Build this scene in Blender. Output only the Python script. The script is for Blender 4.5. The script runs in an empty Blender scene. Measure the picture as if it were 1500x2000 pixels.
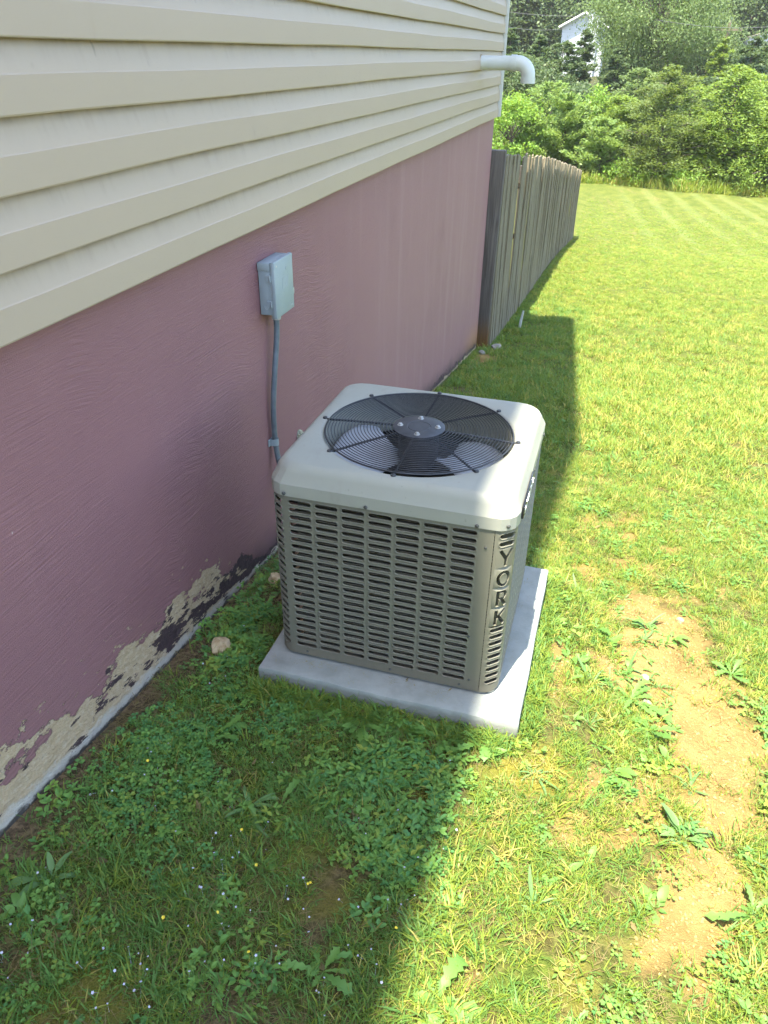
import bpy, bmesh, math, random
import numpy as np
from mathutils import Vector, Matrix, geometry

random.seed(7)
RNG = np.random.default_rng(7)
SC = bpy.context.scene
COL = SC.collection

# ------------------------------------------------------------------ camera, sky, sun, exposure
CAM_POS = Vector((1.1134, -2.8200, 0.4947))
F_PX, YAW, PITCH, ROLL = 1476.27, -0.2651, -0.5477, 0.0152


def setup_camera():
    cy, sy, cp, sp = math.cos(YAW), math.sin(YAW), math.cos(PITCH), math.sin(PITCH)
    f = Vector((sy * cp, cy * cp, sp)); r = Vector((cy, -sy, 0)); u = r.cross(f)
    c, s = math.cos(ROLL), math.sin(ROLL)
    r2 = r * c + u * s; u2 = u * c - r * s
    cam = bpy.data.cameras.new('camera')
    cam.sensor_fit = 'HORIZONTAL'; cam.sensor_width = 36.0
    cam.lens = 36.0 * F_PX / 1500.0
    cam.clip_start = 0.05; cam.clip_end = 2000
    o = bpy.data.objects.new('camera', cam); COL.objects.link(o)
    m = Matrix((r2, u2, -f)).transposed().to_4x4(); m.translation = CAM_POS
    o.matrix_world = m
    SC.camera = o


SUN_DIR = Vector((0.09, 0.30, -1.0)).normalized()      # the way the light travels


def setup_light():
    w = bpy.data.worlds.new('World'); SC.world = w; w.use_nodes = True
    nt = w.node_tree; bg = nt.nodes['Background']
    sky = nt.nodes.new('ShaderNodeTexSky'); sky.sky_type = 'NISHITA'; sky.sun_disc = False
    elev = math.asin(-SUN_DIR.z)
    sky.sun_elevation = elev
    sky.sun_rotation = math.atan2(-SUN_DIR.x, -SUN_DIR.y) % (2 * math.pi)
    sky.air_density = 1.0; sky.dust_density = 1.4; sky.ozone_density = 1.0
    nt.links.new(sky.outputs[0], bg.inputs[0]); bg.inputs[1].default_value = 0.15
    sun = bpy.data.lights.new('sun', 'SUN'); sun.energy = 4.4; sun.angle = math.radians(0.53)
    sun.color = (1.0, 0.93, 0.78)
    so = bpy.data.objects.new('sun', sun); COL.objects.link(so)
    so.rotation_euler = SUN_DIR.to_track_quat('-Z', 'Y').to_euler()
    so.location = (-1, -3, 12)
    SC.view_settings.view_transform = 'Standard'; SC.view_settings.look = 'None'
    SC.view_settings.exposure = 2.2; SC.view_settings.gamma = 1.0
    SC.view_settings.use_curve_mapping = False


setup_camera(); setup_light()
SC.cycles.max_bounces = 5; SC.cycles.diffuse_bounces = 3; SC.cycles.glossy_bounces = 2; SC.cycles.transmission_bounces = 3; SC.cycles.adaptive_threshold = 0.03; SC.cycles.transparent_max_bounces = 8
SC.cycles.use_denoising = True


# ------------------------------------------------------------------ helpers: objects
def tag(o, label=None, cat=None, group=None, kind=None):
    if label: o['label'] = label
    if cat: o['category'] = cat
    if group: o['group'] = group
    if kind: o['kind'] = kind
    return o


def link_mesh(name, me, mat=None, parent=None, loc=None):
    o = bpy.data.objects.new(name, me); COL.objects.link(o)
    if mat is not None and not me.materials: me.materials.append(mat)
    if parent is not None: o.parent = parent
    if loc is not None: o.location = loc
    return o


def empty(name, loc, rz=0.0):
    o = bpy.data.objects.new(name, None); COL.objects.link(o)
    o.location = loc; o.rotation_euler = (0, 0, rz); o.empty_display_size = 0.1
    return o


class MB:
    """collects shapes for ONE mesh"""
    def __init__(s): s.v = []; s.f = []; s.mi = []; s.cur = 0

    def add(s, vs, fs):
        b = len(s.v); s.v.extend([tuple(p) for p in vs])
        for f in fs: s.f.append(tuple(b + i for i in f)); s.mi.append(s.cur)

    def box(s, lo, hi, bev=0.0):
        x0, y0, z0 = lo; x1, y1, z1 = hi
        if bev <= 0:
            s.add([(x0, y0, z0), (x1, y0, z0), (x1, y1, z0), (x0, y1, z0), (x0, y0, z1), (x1, y0, z1), (x1, y1, z1), (x0, y1, z1)],
                  [(0, 3, 2, 1), (4, 5, 6, 7), (0, 1, 5, 4), (1, 2, 6, 5), (2, 3, 7, 6), (3, 0, 4, 7)])
            return
        bm = bmesh.new(); bmesh.ops.create_cube(bm, size=1.0)
        for v in bm.verts:
            v.co = Vector((x0 if v.co.x < 0 else x1, y0 if v.co.y < 0 else y1, z0 if v.co.z < 0 else z1))
        bmesh.ops.bevel(bm, geom=bm.edges[:], offset=bev, segments=2, profile=0.5, affect='EDGES')
        bm.verts.ensure_lookup_table(); bm.verts.index_update()
        s.add([v.co[:] for v in bm.verts], [[v.index for v in f.verts] for f in bm.faces]); bm.free()

    def tube(s, pts, rad, n=8, cap=True, closed=False):
        pts = [Vector(p) for p in pts]; m = len(pts)
        if not hasattr(rad, '__len__'): rad = [rad] * m
        vs = []; up = None
        for i, p in enumerate(pts):
            if closed: t = pts[(i + 1) % m] - pts[i - 1]
            else: t = pts[min(i + 1, m - 1)] - pts[max(i - 1, 0)]
            t.normalize()
            if up is None:
                up = Vector((0, 0, 1)) if abs(t.z) < 0.9 else Vector((1, 0, 0))
            a = t.cross(up); a.normalize(); b = a.cross(t); b.normalize(); up = b
            for k in range(n):
                an = 2 * math.pi * k / n
                vs.append(p + (a * math.cos(an) + b * math.sin(an)) * rad[i])
        fs = []
        for i in range(m if closed else m - 1):
            j = (i + 1) % m
            for k in range(n): fs.append((i * n + k, i * n + (k + 1) % n, j * n + (k + 1) % n, j * n + k))
        if cap and not closed:
            fs.append(tuple(range(n - 1, -1, -1))); fs.append(tuple((m - 1) * n + k for k in range(n)))
        s.add(vs, fs)

    def lathe(s, prof, n=24, c=(0, 0, 0)):
        vs = []; fs = []
        for (r, z) in prof:
            for k in range(n):
                a = 2 * math.pi * k / n; vs.append((c[0] + r * math.cos(a), c[1] + r * math.sin(a), c[2] + z))
        for i in range(len(prof) - 1):
            for k in range(n):
                fs.append((i * n + k, i * n + (k + 1) % n, (i + 1) * n + (k + 1) % n, (i + 1) * n + k))
        s.add(vs, fs)

    def mesh(s, name, smooth=True, mats=(), angle=35):
        me = bpy.data.meshes.new(name); me.from_pydata(s.v, [], s.f)
        for m in mats: me.materials.append(m)
        if any(s.mi): me.polygons.foreach_set('material_index', s.mi)
        me.validate(); me.update()
        if smooth:
            me.polygons.foreach_set('use_smooth', [True] * len(me.polygons))
            me.set_sharp_from_angle(angle=math.radians(angle))
        return me

    def build(s, name, mat, parent=None, smooth=True, angle=35):
        return link_mesh(name, s.mesh(name, smooth, () if mat is None else (mat,) if not isinstance(mat, (list, tuple)) else mat, angle), None, parent)


def quads_mesh(name, V, mat, tri=False):
    """V: (N,4,3) array of quads"""
    k = 3 if tri else 4
    n = len(V); me = bpy.data.meshes.new(name)
    me.vertices.add(n * k); me.vertices.foreach_set('co', np.asarray(V, np.float32).reshape(-1))
    me.loops.add(n * k); me.loops.foreach_set('vertex_index', np.arange(n * k, dtype=np.int32))
    me.polygons.add(n)
    me.polygons.foreach_set('loop_start', np.arange(0, n * k, k, dtype=np.int32))
    me.polygons.foreach_set('loop_total', np.full(n, k, np.int32))
    me.update(calc_edges=True)
    if mat: me.materials.append(mat)
    return me


# ------------------------------------------------------------------ helpers: materials
class NT:
    def __init__(s, name):
        s.m = bpy.data.materials.new(name); s.m.use_nodes = True
        s.t = s.m.node_tree; s.n = s.t.nodes; s.l = s.t.links
        s.p = s.n['Principled BSDF']; s.out = s.n['Material Output']

    def put(s, sock, v):
        if v is None: return
        if hasattr(v, 'bl_idname') and hasattr(v, 'is_output'): s.l.new(v, sock)
        elif isinstance(v, (tuple, list)) and len(v) == 3 and sock.type == 'RGBA': sock.default_value = (*v, 1)
        else: sock.default_value = v

    def coord(s, kind='Object', scale=None, rot=None, loc=None):
        c = s.n.new('ShaderNodeTexCoord').outputs[kind]
        if scale is None and rot is None and loc is None: return c
        mp = s.n.new('ShaderNodeMapping'); s.l.new(c, mp.inputs[0])
        if scale is not None: mp.inputs['Scale'].default_value = scale
        if rot is not None: mp.inputs['Rotation'].default_value = rot
        if loc is not None: mp.inputs['Location'].default_value = loc
        return mp.outputs[0]

    def noise(s, vec, scale=5, detail=4, rough=0.55, dist=0.0):
        k = s.n.new('ShaderNodeTexNoise'); s.put(k.inputs['Vector'], vec)
        k.inputs['Scale'].default_value = scale; k.inputs['Detail'].default_value = detail
        k.inputs['Roughness'].default_value = rough; k.inputs['Distortion'].default_value = dist
        return k.outputs['Fac']

    def voro(s, vec, scale=5, feature='F1', out='Distance'):
        k = s.n.new('ShaderNodeTexVoronoi'); k.feature = feature; s.put(k.inputs['Vector'], vec)
        k.inputs['Scale'].default_value = scale
        return k.outputs[out]

    def math(s, op, a, b=None, c=None, clamp=False):
        k = s.n.new('ShaderNodeMath'); k.operation = op; k.use_clamp = clamp
        s.put(k.inputs[0], a); s.put(k.inputs[1], b); s.put(k.inputs[2], c)
        return k.outputs[0]

    def step(s, v, a, b, lo=0.0, hi=1.0):
        k = s.n.new('ShaderNodeMapRange'); k.interpolation_type = 'SMOOTHSTEP'
        s.put(k.inputs[0], v); s.put(k.inputs[1], a); s.put(k.inputs[2], b); s.put(k.inputs[3], lo); s.put(k.inputs[4], hi)
        return k.outputs[0]

    def mix(s, fac, a, b, mode='MIX'):
        k = s.n.new('ShaderNodeMix'); k.data_type = 'RGBA'; k.blend_type = mode
        s.put(k.inputs[0], fac); s.put(k.inputs[6], a); s.put(k.inputs[7], b)
        return k.outputs[2]

    def xyz(s, vec):
        k = s.n.new('ShaderNodeSeparateXYZ'); s.l.new(vec, k.inputs[0]); return k.outputs

    def comb(s, x, y, z):
        k = s.n.new('ShaderNodeCombineXYZ'); s.put(k.inputs[0], x); s.put(k.inputs[1], y); s.put(k.inputs[2], z); return k.outputs[0]

    def attr(s, name, kind='GEOMETRY'):
        k = s.n.new('ShaderNodeAttribute'); k.attribute_name = name; k.attribute_type = kind; return k.outputs['Fac']

    def island(s):
        return s.n.new('ShaderNodeNewGeometry').outputs['Random Per Island']

    def objrand(s): return s.n.new('ShaderNodeObjectInfo').outputs['Random']

    def bump(s, h, strength=0.3, dist=0.01, normal=None):
        k = s.n.new('ShaderNodeBump'); k.inputs['Strength'].default_value = strength; k.inputs['Distance'].default_value = dist
        s.l.new(h, k.inputs['Height'])
        if normal is not None: s.l.new(normal, k.inputs['Normal'])
        return k.outputs[0]

    def fin(s, col=None, rough=0.5, normal=None, metal=0.0, spec=None):
        s.put(s.p.inputs['Base Color'], col); s.put(s.p.inputs['Roughness'], rough); s.put(s.p.inputs['Metallic'], metal)
        if normal is not None: s.l.new(normal, s.p.inputs['Normal'])
        if spec is not None: s.p.inputs['Specular IOR Level'].default_value = spec
        return s.m

    def leaf(s, col, trans_col, amt=0.4, rough=0.5, spec=0.3):
        s.put(s.p.inputs['Base Color'], col); s.p.inputs['Roughness'].default_value = rough
        s.p.inputs['Specular IOR Level'].default_value = spec
        tr = s.n.new('ShaderNodeBsdfTranslucent'); s.put(tr.inputs[0], trans_col)
        mx = s.n.new('ShaderNodeMixShader'); mx.inputs[0].default_value = amt
        s.l.new(s.p.outputs[0], mx.inputs[1]); s.l.new(tr.outputs[0], mx.inputs[2]); s.l.new(mx.outputs[0], s.out.inputs[0])
        return s.m


def simple(name, c1, c2=None, scale=20, rough=0.5, bump=0.0, bscale=200, metal=0.0, bdist=0.002, spec=None, stretch=(1, 1, 1)):
    t = NT(name); v = t.coord('Object', scale=stretch)
    n = t.noise(v, scale, 5, 0.6)
    col = t.mix(t.step(n, 0.3, 0.7), c1, c2) if c2 else c1
    nm = t.bump(t.noise(v, bscale, 3, 0.6), bump, bdist) if bump else None
    return t.fin(col, rough, nm, metal, spec)


MAT = {}


def mat_foundation():
    t = NT('painted_parging'); v = t.coord('Object'); x, y, z = t.xyz(v)[0:3]
    M_, A_, S_ = (lambda a, b: t.math('MULTIPLY', a, b)), (lambda a, b: t.math('ADD', a, b)), (lambda a, b: t.math('SUBTRACT', a, b))
    h = A_(z, t.math('MULTIPLY_ADD', y, 0.1655, 1.372))        # height above the sloping grade
    warp = t.noise(v, 1.1, 3, 0.5); warp2 = t.noise(v, 4.5, 3, 0.5)

    def strokes(ang, sy, sz, seed, bend):
        c, q = math.cos(ang), math.sin(ang)
        yy = A_(M_(y, c), M_(z, q)); zz_ = A_(A_(M_(z, c), M_(y, -q)), M_(warp, bend))
        zz_ = A_(zz_, M_(warp2, 0.008))
        return t.noise(t.comb(seed, M_(yy, sy), M_(zz_, sz)), 1.0, 3, 0.6)
    sa = strokes(-0.07, 4.4, 180.0, 0.0, 0.05); sb = strokes(0.03, 5.0, 215.0, 7.0, 0.09); sc = strokes(-0.24, 7.0, 150.0, 13.0, 0.16)
    pick = t.step(t.noise(v, 2.4, 2, 0.5), 0.42, 0.58); pick2 = t.step(t.noise(v, 3.7, 2, 0.5), 0.58, 0.66)
    ridg = A_(M_(sa, pick), M_(sb, S_(1.0, pick)))
    ridg = A_(M_(ridg, S_(1.0, pick2)), M_(sc, pick2))
    amp = t.step(t.noise(v, 1.6, 3, 0.5), 0.30, 0.65, 0.25, 1.0)
    hgt = M_(M_(S_(ridg, 0.5), amp), t.step(y, 2.2, -0.6, 0.35, 1.0))
    grit = t.noise(v, 300, 3, 0.6)
    # paint
    pnk = t.mix(t.noise(v, 2.2, 4, 0.6), (0.212, 0.100, 0.105), (0.265, 0.130, 0.130))
    streak = t.noise(t.comb(0.0, M_(y, 6.0), M_(z, 0.6)), 1.0, 4, 0.6)
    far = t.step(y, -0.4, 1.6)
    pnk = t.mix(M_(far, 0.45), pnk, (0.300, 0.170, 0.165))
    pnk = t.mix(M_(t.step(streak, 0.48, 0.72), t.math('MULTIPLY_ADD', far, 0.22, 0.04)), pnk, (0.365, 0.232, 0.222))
    blot = t.step(t.noise(v, 1.3, 5, 0.65), 0.50, 0.75)
    pnk = t.mix(M_(blot, 0.40), pnk, (0.185, 0.084, 0.090))
    drip = M_(t.step(t.noise(t.comb(2.0, M_(y, 11.0), M_(z, 0.9)), 1.0, 4, 0.65), 0.60, 0.85), 0.22)
    pnk = t.mix(drip, pnk, (0.17, 0.080, 0.084))
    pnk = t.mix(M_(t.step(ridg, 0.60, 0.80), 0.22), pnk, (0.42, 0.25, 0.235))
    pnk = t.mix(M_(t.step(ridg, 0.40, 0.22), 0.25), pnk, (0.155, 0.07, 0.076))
    chips = t.step(t.noise(t.comb(x, y, M_(z, 0.7)), 46, 2, 0.5), 0.785, 0.80)
    pnk = t.mix(M_(chips, 0.8), pnk, (0.50, 0.40, 0.36))
    clay = M_(t.step(h, 0.42, 0.05), t.step(t.noise(v, 3.0, 4, 0.6), 0.35, 0.75))
    pnk = t.mix(M_(clay, 0.45), pnk, (0.25, 0.13, 0.095))
    corner = M_(t.step(y, 3.9, 4.7), t.step(A_(h, M_(warp2, 0.25)), 0.50, 0.12))
    pnk = t.mix(corner, pnk, (0.36, 0.18, 0.07))
    # the foot: paint flaked from a low band, a tar coat showing between, chalky white at the ground
    zs = A_(z, M_(y, 0.1655))
    n1 = t.noise(t.comb(x, M_(y, 1.0), M_(zs, 1.9)), 5.2, 8, 0.60)
    n2 = t.noise(t.comb(x, M_(y, 0.9), M_(zs, 1.7)), 22, 6, 0.66)
    near = t.step(y, -0.55, -1.0)
    tarry = t.step(y, -1.0, -0.55)
    lim = A_(t.math('MULTIPLY_ADD', near, 0.068, 0.034), M_(t.step(n1, 0.36, 0.68), t.math('MULTIPLY_ADD', near, 0.070, 0.060)))
    lim = A_(lim, M_(S_(n2, 0.5), 0.13))
    bump_y = M_(t.step(y, -1.55, -1.2), t.step(y, -0.75, -1.0))
    lim = A_(lim, M_(bump_y, 0.030))
    flake = M_(M_(t.step(n2, 0.625, 0.635), near), t.step(S_(h, lim), 0.11, 0.02))
    peel = t.math('MAXIMUM', t.step(h, lim, S_(lim, 0.0035)), flake)
    cream = t.mix(t.noise(v, 11, 5, 0.65), (0.36, 0.250, 0.130), (0.50, 0.385, 0.250))
    cream = t.mix(M_(t.step(t.noise(v, 60, 3, 0.6), 0.45, 0.7), 0.35), cream, (0.56, 0.47, 0.36))
    tar = t.mix(t.noise(v, 34, 5, 0.65), (0.020, 0.015, 0.016), (0.095, 0.056, 0.058))
    m1 = t.noise(t.comb(x, M_(y, 0.55), M_(zs, 1.9)), 11.0, 8, 0.66)
    band = M_(M_(t.step(h, 0.028, 0.055), t.step(h, 0.17, 0.09)), t.step(y, -1.75, -1.25))
    thr = A_(t.math('MULTIPLY_ADD', tarry, -0.12, 0.585), M_(band, -0.125))
    tm = M_(t.step(m1, thr, A_(thr, 0.012)), t.step(h, 0.016, 0.030))
    white = M_(t.step(A_(h, M_(S_(n2, 0.5), 0.08)), 0.052, 0.026), t.step(y, -0.25, -0.55))
    pc = t.mix(M_(white, 0.85), cream, t.mix(t.noise(v, 30, 4, 0.6), (0.42, 0.375, 0.305), (0.56, 0.53, 0.455)))
    pc = t.mix(tm, pc, tar)
    low_dark = M_(t.step(y, -1.25, -0.6), t.step(A_(h, M_(warp2, 0.16)), 0.27, 0.06))  # pink turns darker toward the wall foot, from the unit onward
    pnk = t.mix(M_(low_dark, 0.85), pnk, (0.045, 0.028, 0.033))
    lip = M_(t.step(S_(h, lim), 0.006, 0.0), M_(S_(1.0, peel), t.step(near, 0.2, 0.6)))
    pnk = t.mix(M_(lip, 0.35), pnk, (0.42, 0.29, 0.26))  # highlight painted along the raised edge of the flaked paint
    col = t.mix(peel, pnk, pc)
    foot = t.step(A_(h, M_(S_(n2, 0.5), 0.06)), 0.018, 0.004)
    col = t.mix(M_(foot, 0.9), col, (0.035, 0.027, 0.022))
    hh = A_(M_(M_(hgt, 0.0042), S_(1.0, M_(peel, 0.85))), M_(grit, 0.0005))
    hh = A_(hh, M_(peel, -0.0035))
    hh = A_(hh, M_(M_(peel, S_(n2, 0.5)), 0.010))
    hh = A_(hh, M_(lip, 0.002))
    return t.fin(col, 0.62, t.bump(hh, 1.0, 1.0), 0, 0.35)


def mat_siding():
    t = NT('vinyl_siding'); v = t.coord('Object'); x, y, z = t.xyz(v)[0:3]
    base = t.mix(t.noise(v, 1.5, 4, 0.6), (0.380, 0.300, 0.218), (0.405, 0.320, 0.234))
    # dirt runs down from each lap: streaks stretched in z, strongest on the sloped upper half of each course
    st = t.noise(t.comb(0.0, t.math('MULTIPLY', y, 26.0), t.math('MULTIPLY', z, 3.0)), 1.0, 5, 0.7)
    cz = t.math('MODULO', t.math('ADD', z, 12.7), 0.127)
    upper = t.math('MULTIPLY', t.step(cz, 0.066, 0.124), t.step(t.noise(v, 1.2, 3, 0.5), 0.30, 0.62, 0.3, 1.0))
    d = t.math('MULTIPLY', t.step(st, 0.44, 0.80), upper)
    col = t.mix(t.math('MULTIPLY', d, 0.5), base, (0.24, 0.175, 0.13))
    spot = t.math('MULTIPLY', t.step(t.noise(t.comb(x, t.math('MULTIPLY', y, 1.0), t.math('MULTIPLY', z, 0.45)), 38, 2, 0.5), 0.70, 0.76), upper)
    col = t.mix(t.math('MULTIPLY', spot, 0.7), col, (0.13, 0.11, 0.085))
    lap_shade_grime = t.math('MULTIPLY', t.step(cz, 0.108, 0.1265), t.step(t.noise(t.comb(0.0, t.math('MULTIPLY', y, 9.0), t.math('MULTIPLY', z, 3.0)), 1.0, 4, 0.65), 0.30, 0.70, 0.25, 0.75))  # shadow line under each lap painted into the colour, broken up like grime
    col = t.mix(lap_shade_grime, col, (0.16, 0.125, 0.09))
    grain = t.noise(t.comb(0.0, t.math('MULTIPLY', y, 5.0), t.math('MULTIPLY', z, 90.0)), 1.0, 3, 0.5)
    nm = t.bump(grain, 0.12, 0.0015)
    return t.fin(col, 0.48, nm, 0, 0.35)


def mat_wood(name, a, b, c, brown=False):
    t = NT(name); v = t.coord('Object'); x, y, z = t.xyz(v)[0:3]
    rnd = t.objrand()
    off = t.math('MULTIPLY', rnd, 37.0)
    g = t.noise(t.comb(t.math('ADD', t.math('MULTIPLY', x, 55), off), t.math('ADD', t.math('MULTIPLY', y, 55), off), t.math('MULTIPLY', z, 1.8)), 1.0, 6, 0.65, 0.6)
    col = t.mix(t.step(g, 0.30, 0.70), a, b)
    col = t.mix(t.math('MULTIPLY', t.step(t.noise(v, 2.2, 4, 0.6), 0.45, 0.75), 0.6), col, c)
    col = t.mix(t.math('MULTIPLY', rnd, 0.45), col, c)
    if brown:
        col = t.mix(t.step(z, 0.45, 0.10), col, t.mix(t.step(g, 0.35, 0.65), (0.20, 0.105, 0.034), (0.12, 0.06, 0.022)))
    nm = t.bump(g, 0.8, 0.006)
    return t.fin(col, 0.85, nm, 0, 0.2)


def mat_concrete():
    t = NT('concrete'); v = t.coord('Object')
    n = t.noise(v, 6, 6, 0.65); n2 = t.noise(v, 120, 3, 0.6)
    col = t.mix(t.step(n, 0.3, 0.7), (0.225, 0.245, 0.218), (0.305, 0.322, 0.290))
    col = t.mix(t.math('MULTIPLY', t.step(t.noise(v, 45, 2, 0.5), 0.68, 0.78), 0.5), col, (0.25, 0.24, 0.22))
    x, y, z = t.xyz(v)[0:3]
    # earth rubbed into the foot of the slab's sides
    col = t.mix(t.math('MULTIPLY', t.step(z, -0.028, -0.055), 0.7), col, (0.17, 0.14, 0.10))
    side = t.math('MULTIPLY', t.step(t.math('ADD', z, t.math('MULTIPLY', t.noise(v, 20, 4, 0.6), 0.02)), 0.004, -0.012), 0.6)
    col = t.mix(side, col, t.mix(t.noise(v, 24, 4, 0.6), (0.11, 0.105, 0.085), (0.20, 0.19, 0.16)))  # whole side faces painted darker than the top: shade plus brown-grey stain
    stn = t.math('MULTIPLY', t.step(t.noise(v, 3.2, 6, 0.7), 0.50, 0.72), 0.45)
    col = t.mix(stn, col, (0.17, 0.165, 0.14))
    nm = t.bump(t.math('ADD', n2, t.math('MULTIPLY', n, 0.6)), 0.35, 0.003)
    return t.fin(col, 0.85, nm, 0, 0.25)


def mat_cabinet(name, c1, c2, dusty=True):
    t = NT(name); v = t.coord('Object'); x, y, z = t.xyz(v)[0:3]
    col = t.mix(t.noise(v, 5, 5, 0.6), c1, c2)
    if dusty:
        dust = t.math('MULTIPLY', t.step(t.math('ADD', z, t.math('MULTIPLY', t.noise(v, 14, 5, 0.6), 0.12)), 0.20, 0.04), 0.55)
        col = t.mix(dust, col, (0.145, 0.120, 0.085))
    sp = t.step(t.noise(v, 85, 2, 0.5), 0.70, 0.76)
    col = t.mix(t.math('MULTIPLY', sp, 0.25), col, (0.11, 0.10, 0.085))
    if not dusty:
        sm = t.step(t.noise(t.comb(t.math('MULTIPLY', x, 2.0), y, z), 6.5, 6, 0.7), 0.56, 0.75)
        col = t.mix(t.math('MULTIPLY', sm, 0.45), col, (0.25, 0.235, 0.195))
    nm = t.bump(t.noise(v, 420, 2, 0.5), 0.06, 0.001)
    return t.fin(col, t.step(t.noise(v, 8, 4, 0.6), 0.2, 0.8, 0.40, 0.60), nm, 0, 0.4)


def mat_coil():
    t = NT('coil_fins'); v = t.coord('Object'); x, y, z = t.xyz(v)[0:3]
    w = t.math('SINE', t.math('MULTIPLY', z, 620.0))
    col = t.mix(t.step(w, -0.6, 0.8), (0.026, 0.024, 0.019), (0.115, 0.102, 0.080))
    low = t.math('MULTIPLY', t.step(z, 0.16, 0.03), t.step(t.noise(v, 60, 3, 0.7), 0.42, 0.62))
    col = t.mix(low, col, (0.085, 0.062, 0.040))
    return t.fin(col, 0.6, t.bump(w, 0.5, 0.002), 0.0, 0.4)


def mat_ground():
    t = NT('lawn_ground'); v = t.coord('Object'); x, y, z = t.xyz(v)[0:3]
    soil = t.attr('soil'); moss = t.attr('moss'); brown = t.attr('brown')
    n = t.noise(v, 9, 6, 0.65); n2 = t.noise(v, 55, 5, 0.7); n3 = t.noise(v, 240, 3, 0.7)
    thatch = t.mix(t.step(n2, 0.3, 0.7), (0.058, 0.050, 0.019), (0.170, 0.148, 0.052))
    green = t.mix(t.step(n2, 0.3, 0.7), (0.052, 0.082, 0.015), (0.128, 0.165, 0.029))
    near = t.mix(t.step(n, 0.38, 0.62), thatch, green)
    near = t.mix(brown, near, t.mix(t.step(n2, 0.35, 0.65), (0.075, 0.052, 0.028), (0.21, 0.145, 0.080)))
    near = t.mix(moss, near, t.mix(t.step(n3, 0.35, 0.65), (0.13, 0.125, 0.022), (0.24, 0.21, 0.040)))
    dirt = t.mix(t.step(n, 0.25, 0.75), (0.245, 0.155, 0.054), (0.345, 0.236, 0.088))
    dirt = t.mix(t.math('MULTIPLY', t.step(n3, 0.55, 0.8), 0.5), dirt, (0.40, 0.285, 0.125))
    dirt = t.mix(t.math('MULTIPLY', t.step(n2, 0.52, 0.72), 0.65), dirt, (0.145, 0.085, 0.032))
    # the far lawn, with the mower's stripes
    ff = t.noise(t.comb(x, t.math('MULTIPLY', y, 0.35), 0.0), 2.2, 6, 0.7)
    lawn = t.mix(t.step(ff, 0.3, 0.72), (0.062, 0.086, 0.016), (0.120, 0.132, 0.028))
    xx = t.math('ADD', x, t.math('MULTIPLY', y, 0.055))
    s = t.math('SINE', t.math('ADD', t.math('MULTIPLY', xx, 5.2), t.math('MULTIPLY', t.noise(v, 0.5, 3, 0.6), 2.2)))
    lawn = t.mix(t.math('MULTIPLY', t.step(s, 0.0, 1.0), t.math('MULTIPLY', t.math('MULTIPLY', t.step(y, 13.0, 19.0), t.step(x, 0.5, 3.0)), 0.5)), lawn, (0.135, 0.158, 0.048))
    tan = t.math('MULTIPLY', t.step(t.noise(t.comb(xx, t.math('MULTIPLY', y, 0.13), 0.0), 1.1, 4, 0.6), 0.56, 0.74), t.step(y, 12.0, 18.0))
    lawn = t.mix(t.math('MULTIPLY', tan, 0.6), lawn, (0.155, 0.130, 0.046))
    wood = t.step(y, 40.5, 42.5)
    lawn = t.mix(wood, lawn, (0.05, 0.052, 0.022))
    col = t.mix(t.step(y, 2.0, 9.0), near, lawn)
    col = t.mix(soil, col, dirt)
    hh = t.math('ADD', t.math('MULTIPLY', n2, 0.6), t.math('MULTIPLY', n3, 0.5))
    nm = t.bump(hh, 0.9, 0.016)
    return t.fin(col, 0.95, nm, 0, 0.1)


def mat_blade(name, deep, mid, straw):
    t = NT(name); k = t.attr('tint', 'INSTANCER'); r = t.island()
    k = t.math('ADD', k, t.math('MULTIPLY', t.math('SUBTRACT', r, 0.5), 0.55))
    c = t.mix(t.step(k, 0.0, 0.5), deep, mid); c = t.mix(t.step(k, 0.55, 0.95), c, straw)
    return t.leaf(c, t.mix(0.35, c, (0.32, 0.36, 0.03)), 0.38, 0.5, 0.25)


def mat_leafy(name, a, b, tr, amt=0.35, spec=0.3, src='island'):
    t = NT(name); r = t.island() if src == 'island' else t.objrand()
    n = t.noise(t.coord('Object'), 40 if src != 'island' else 1.0, 3, 0.6)
    c = t.mix(t.math('ADD', t.math('MULTIPLY', r, 0.7), t.math('MULTIPLY', n, 0.3)), a, b)
    return t.leaf(c, t.mix(0.5, c, tr), amt, 0.5, spec)


M = MAT
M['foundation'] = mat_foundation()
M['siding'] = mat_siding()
M['trim'] = simple('white_trim', (0.55, 0.56, 0.55), (0.60, 0.61, 0.59), 8, 0.45)
M['roof'] = simple('asphalt_shingle', (0.06, 0.055, 0.05), (0.10, 0.09, 0.08), 30, 0.9, 0.4, 300)
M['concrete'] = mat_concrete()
M['cabinet'] = mat_cabinet('painted_steel', (0.140, 0.137, 0.100), (0.160, 0.155, 0.114))
M['cap'] = mat_cabinet('painted_cap', (0.285, 0.290, 0.240), (0.312, 0.315, 0.262), False)
M['coil'] = mat_coil()
M['black_wire'] = simple('black_coated_wire', (0.018, 0.019, 0.021), (0.035, 0.036, 0.038), 60, 0.42, spec=0.5)
M['hub'] = simple('dark_hub_plate', (0.035, 0.037, 0.042), (0.055, 0.057, 0.062), 40, 0.45)
M['motor'] = simple('black_motor', (0.012, 0.012, 0.013), (0.02, 0.02, 0.02), 30, 0.55)
M['blade'] = simple('aluminium_blade', (0.30, 0.33, 0.36), (0.40, 0.43, 0.46), 12, 0.42)
M['zinc'] = simple('zinc_screw', (0.42, 0.42, 0.40), (0.6, 0.6, 0.58), 40, 0.35, metal=0.8)
M['screw'] = simple('dark_screw', (0.07, 0.075, 0.07), (0.12, 0.12, 0.11), 60, 0.5, metal=0.4)
M['copper'] = simple('copper_bend', (0.23, 0.125, 0.085), (0.32, 0.20, 0.15), 60, 0.4, metal=0.6)
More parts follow.
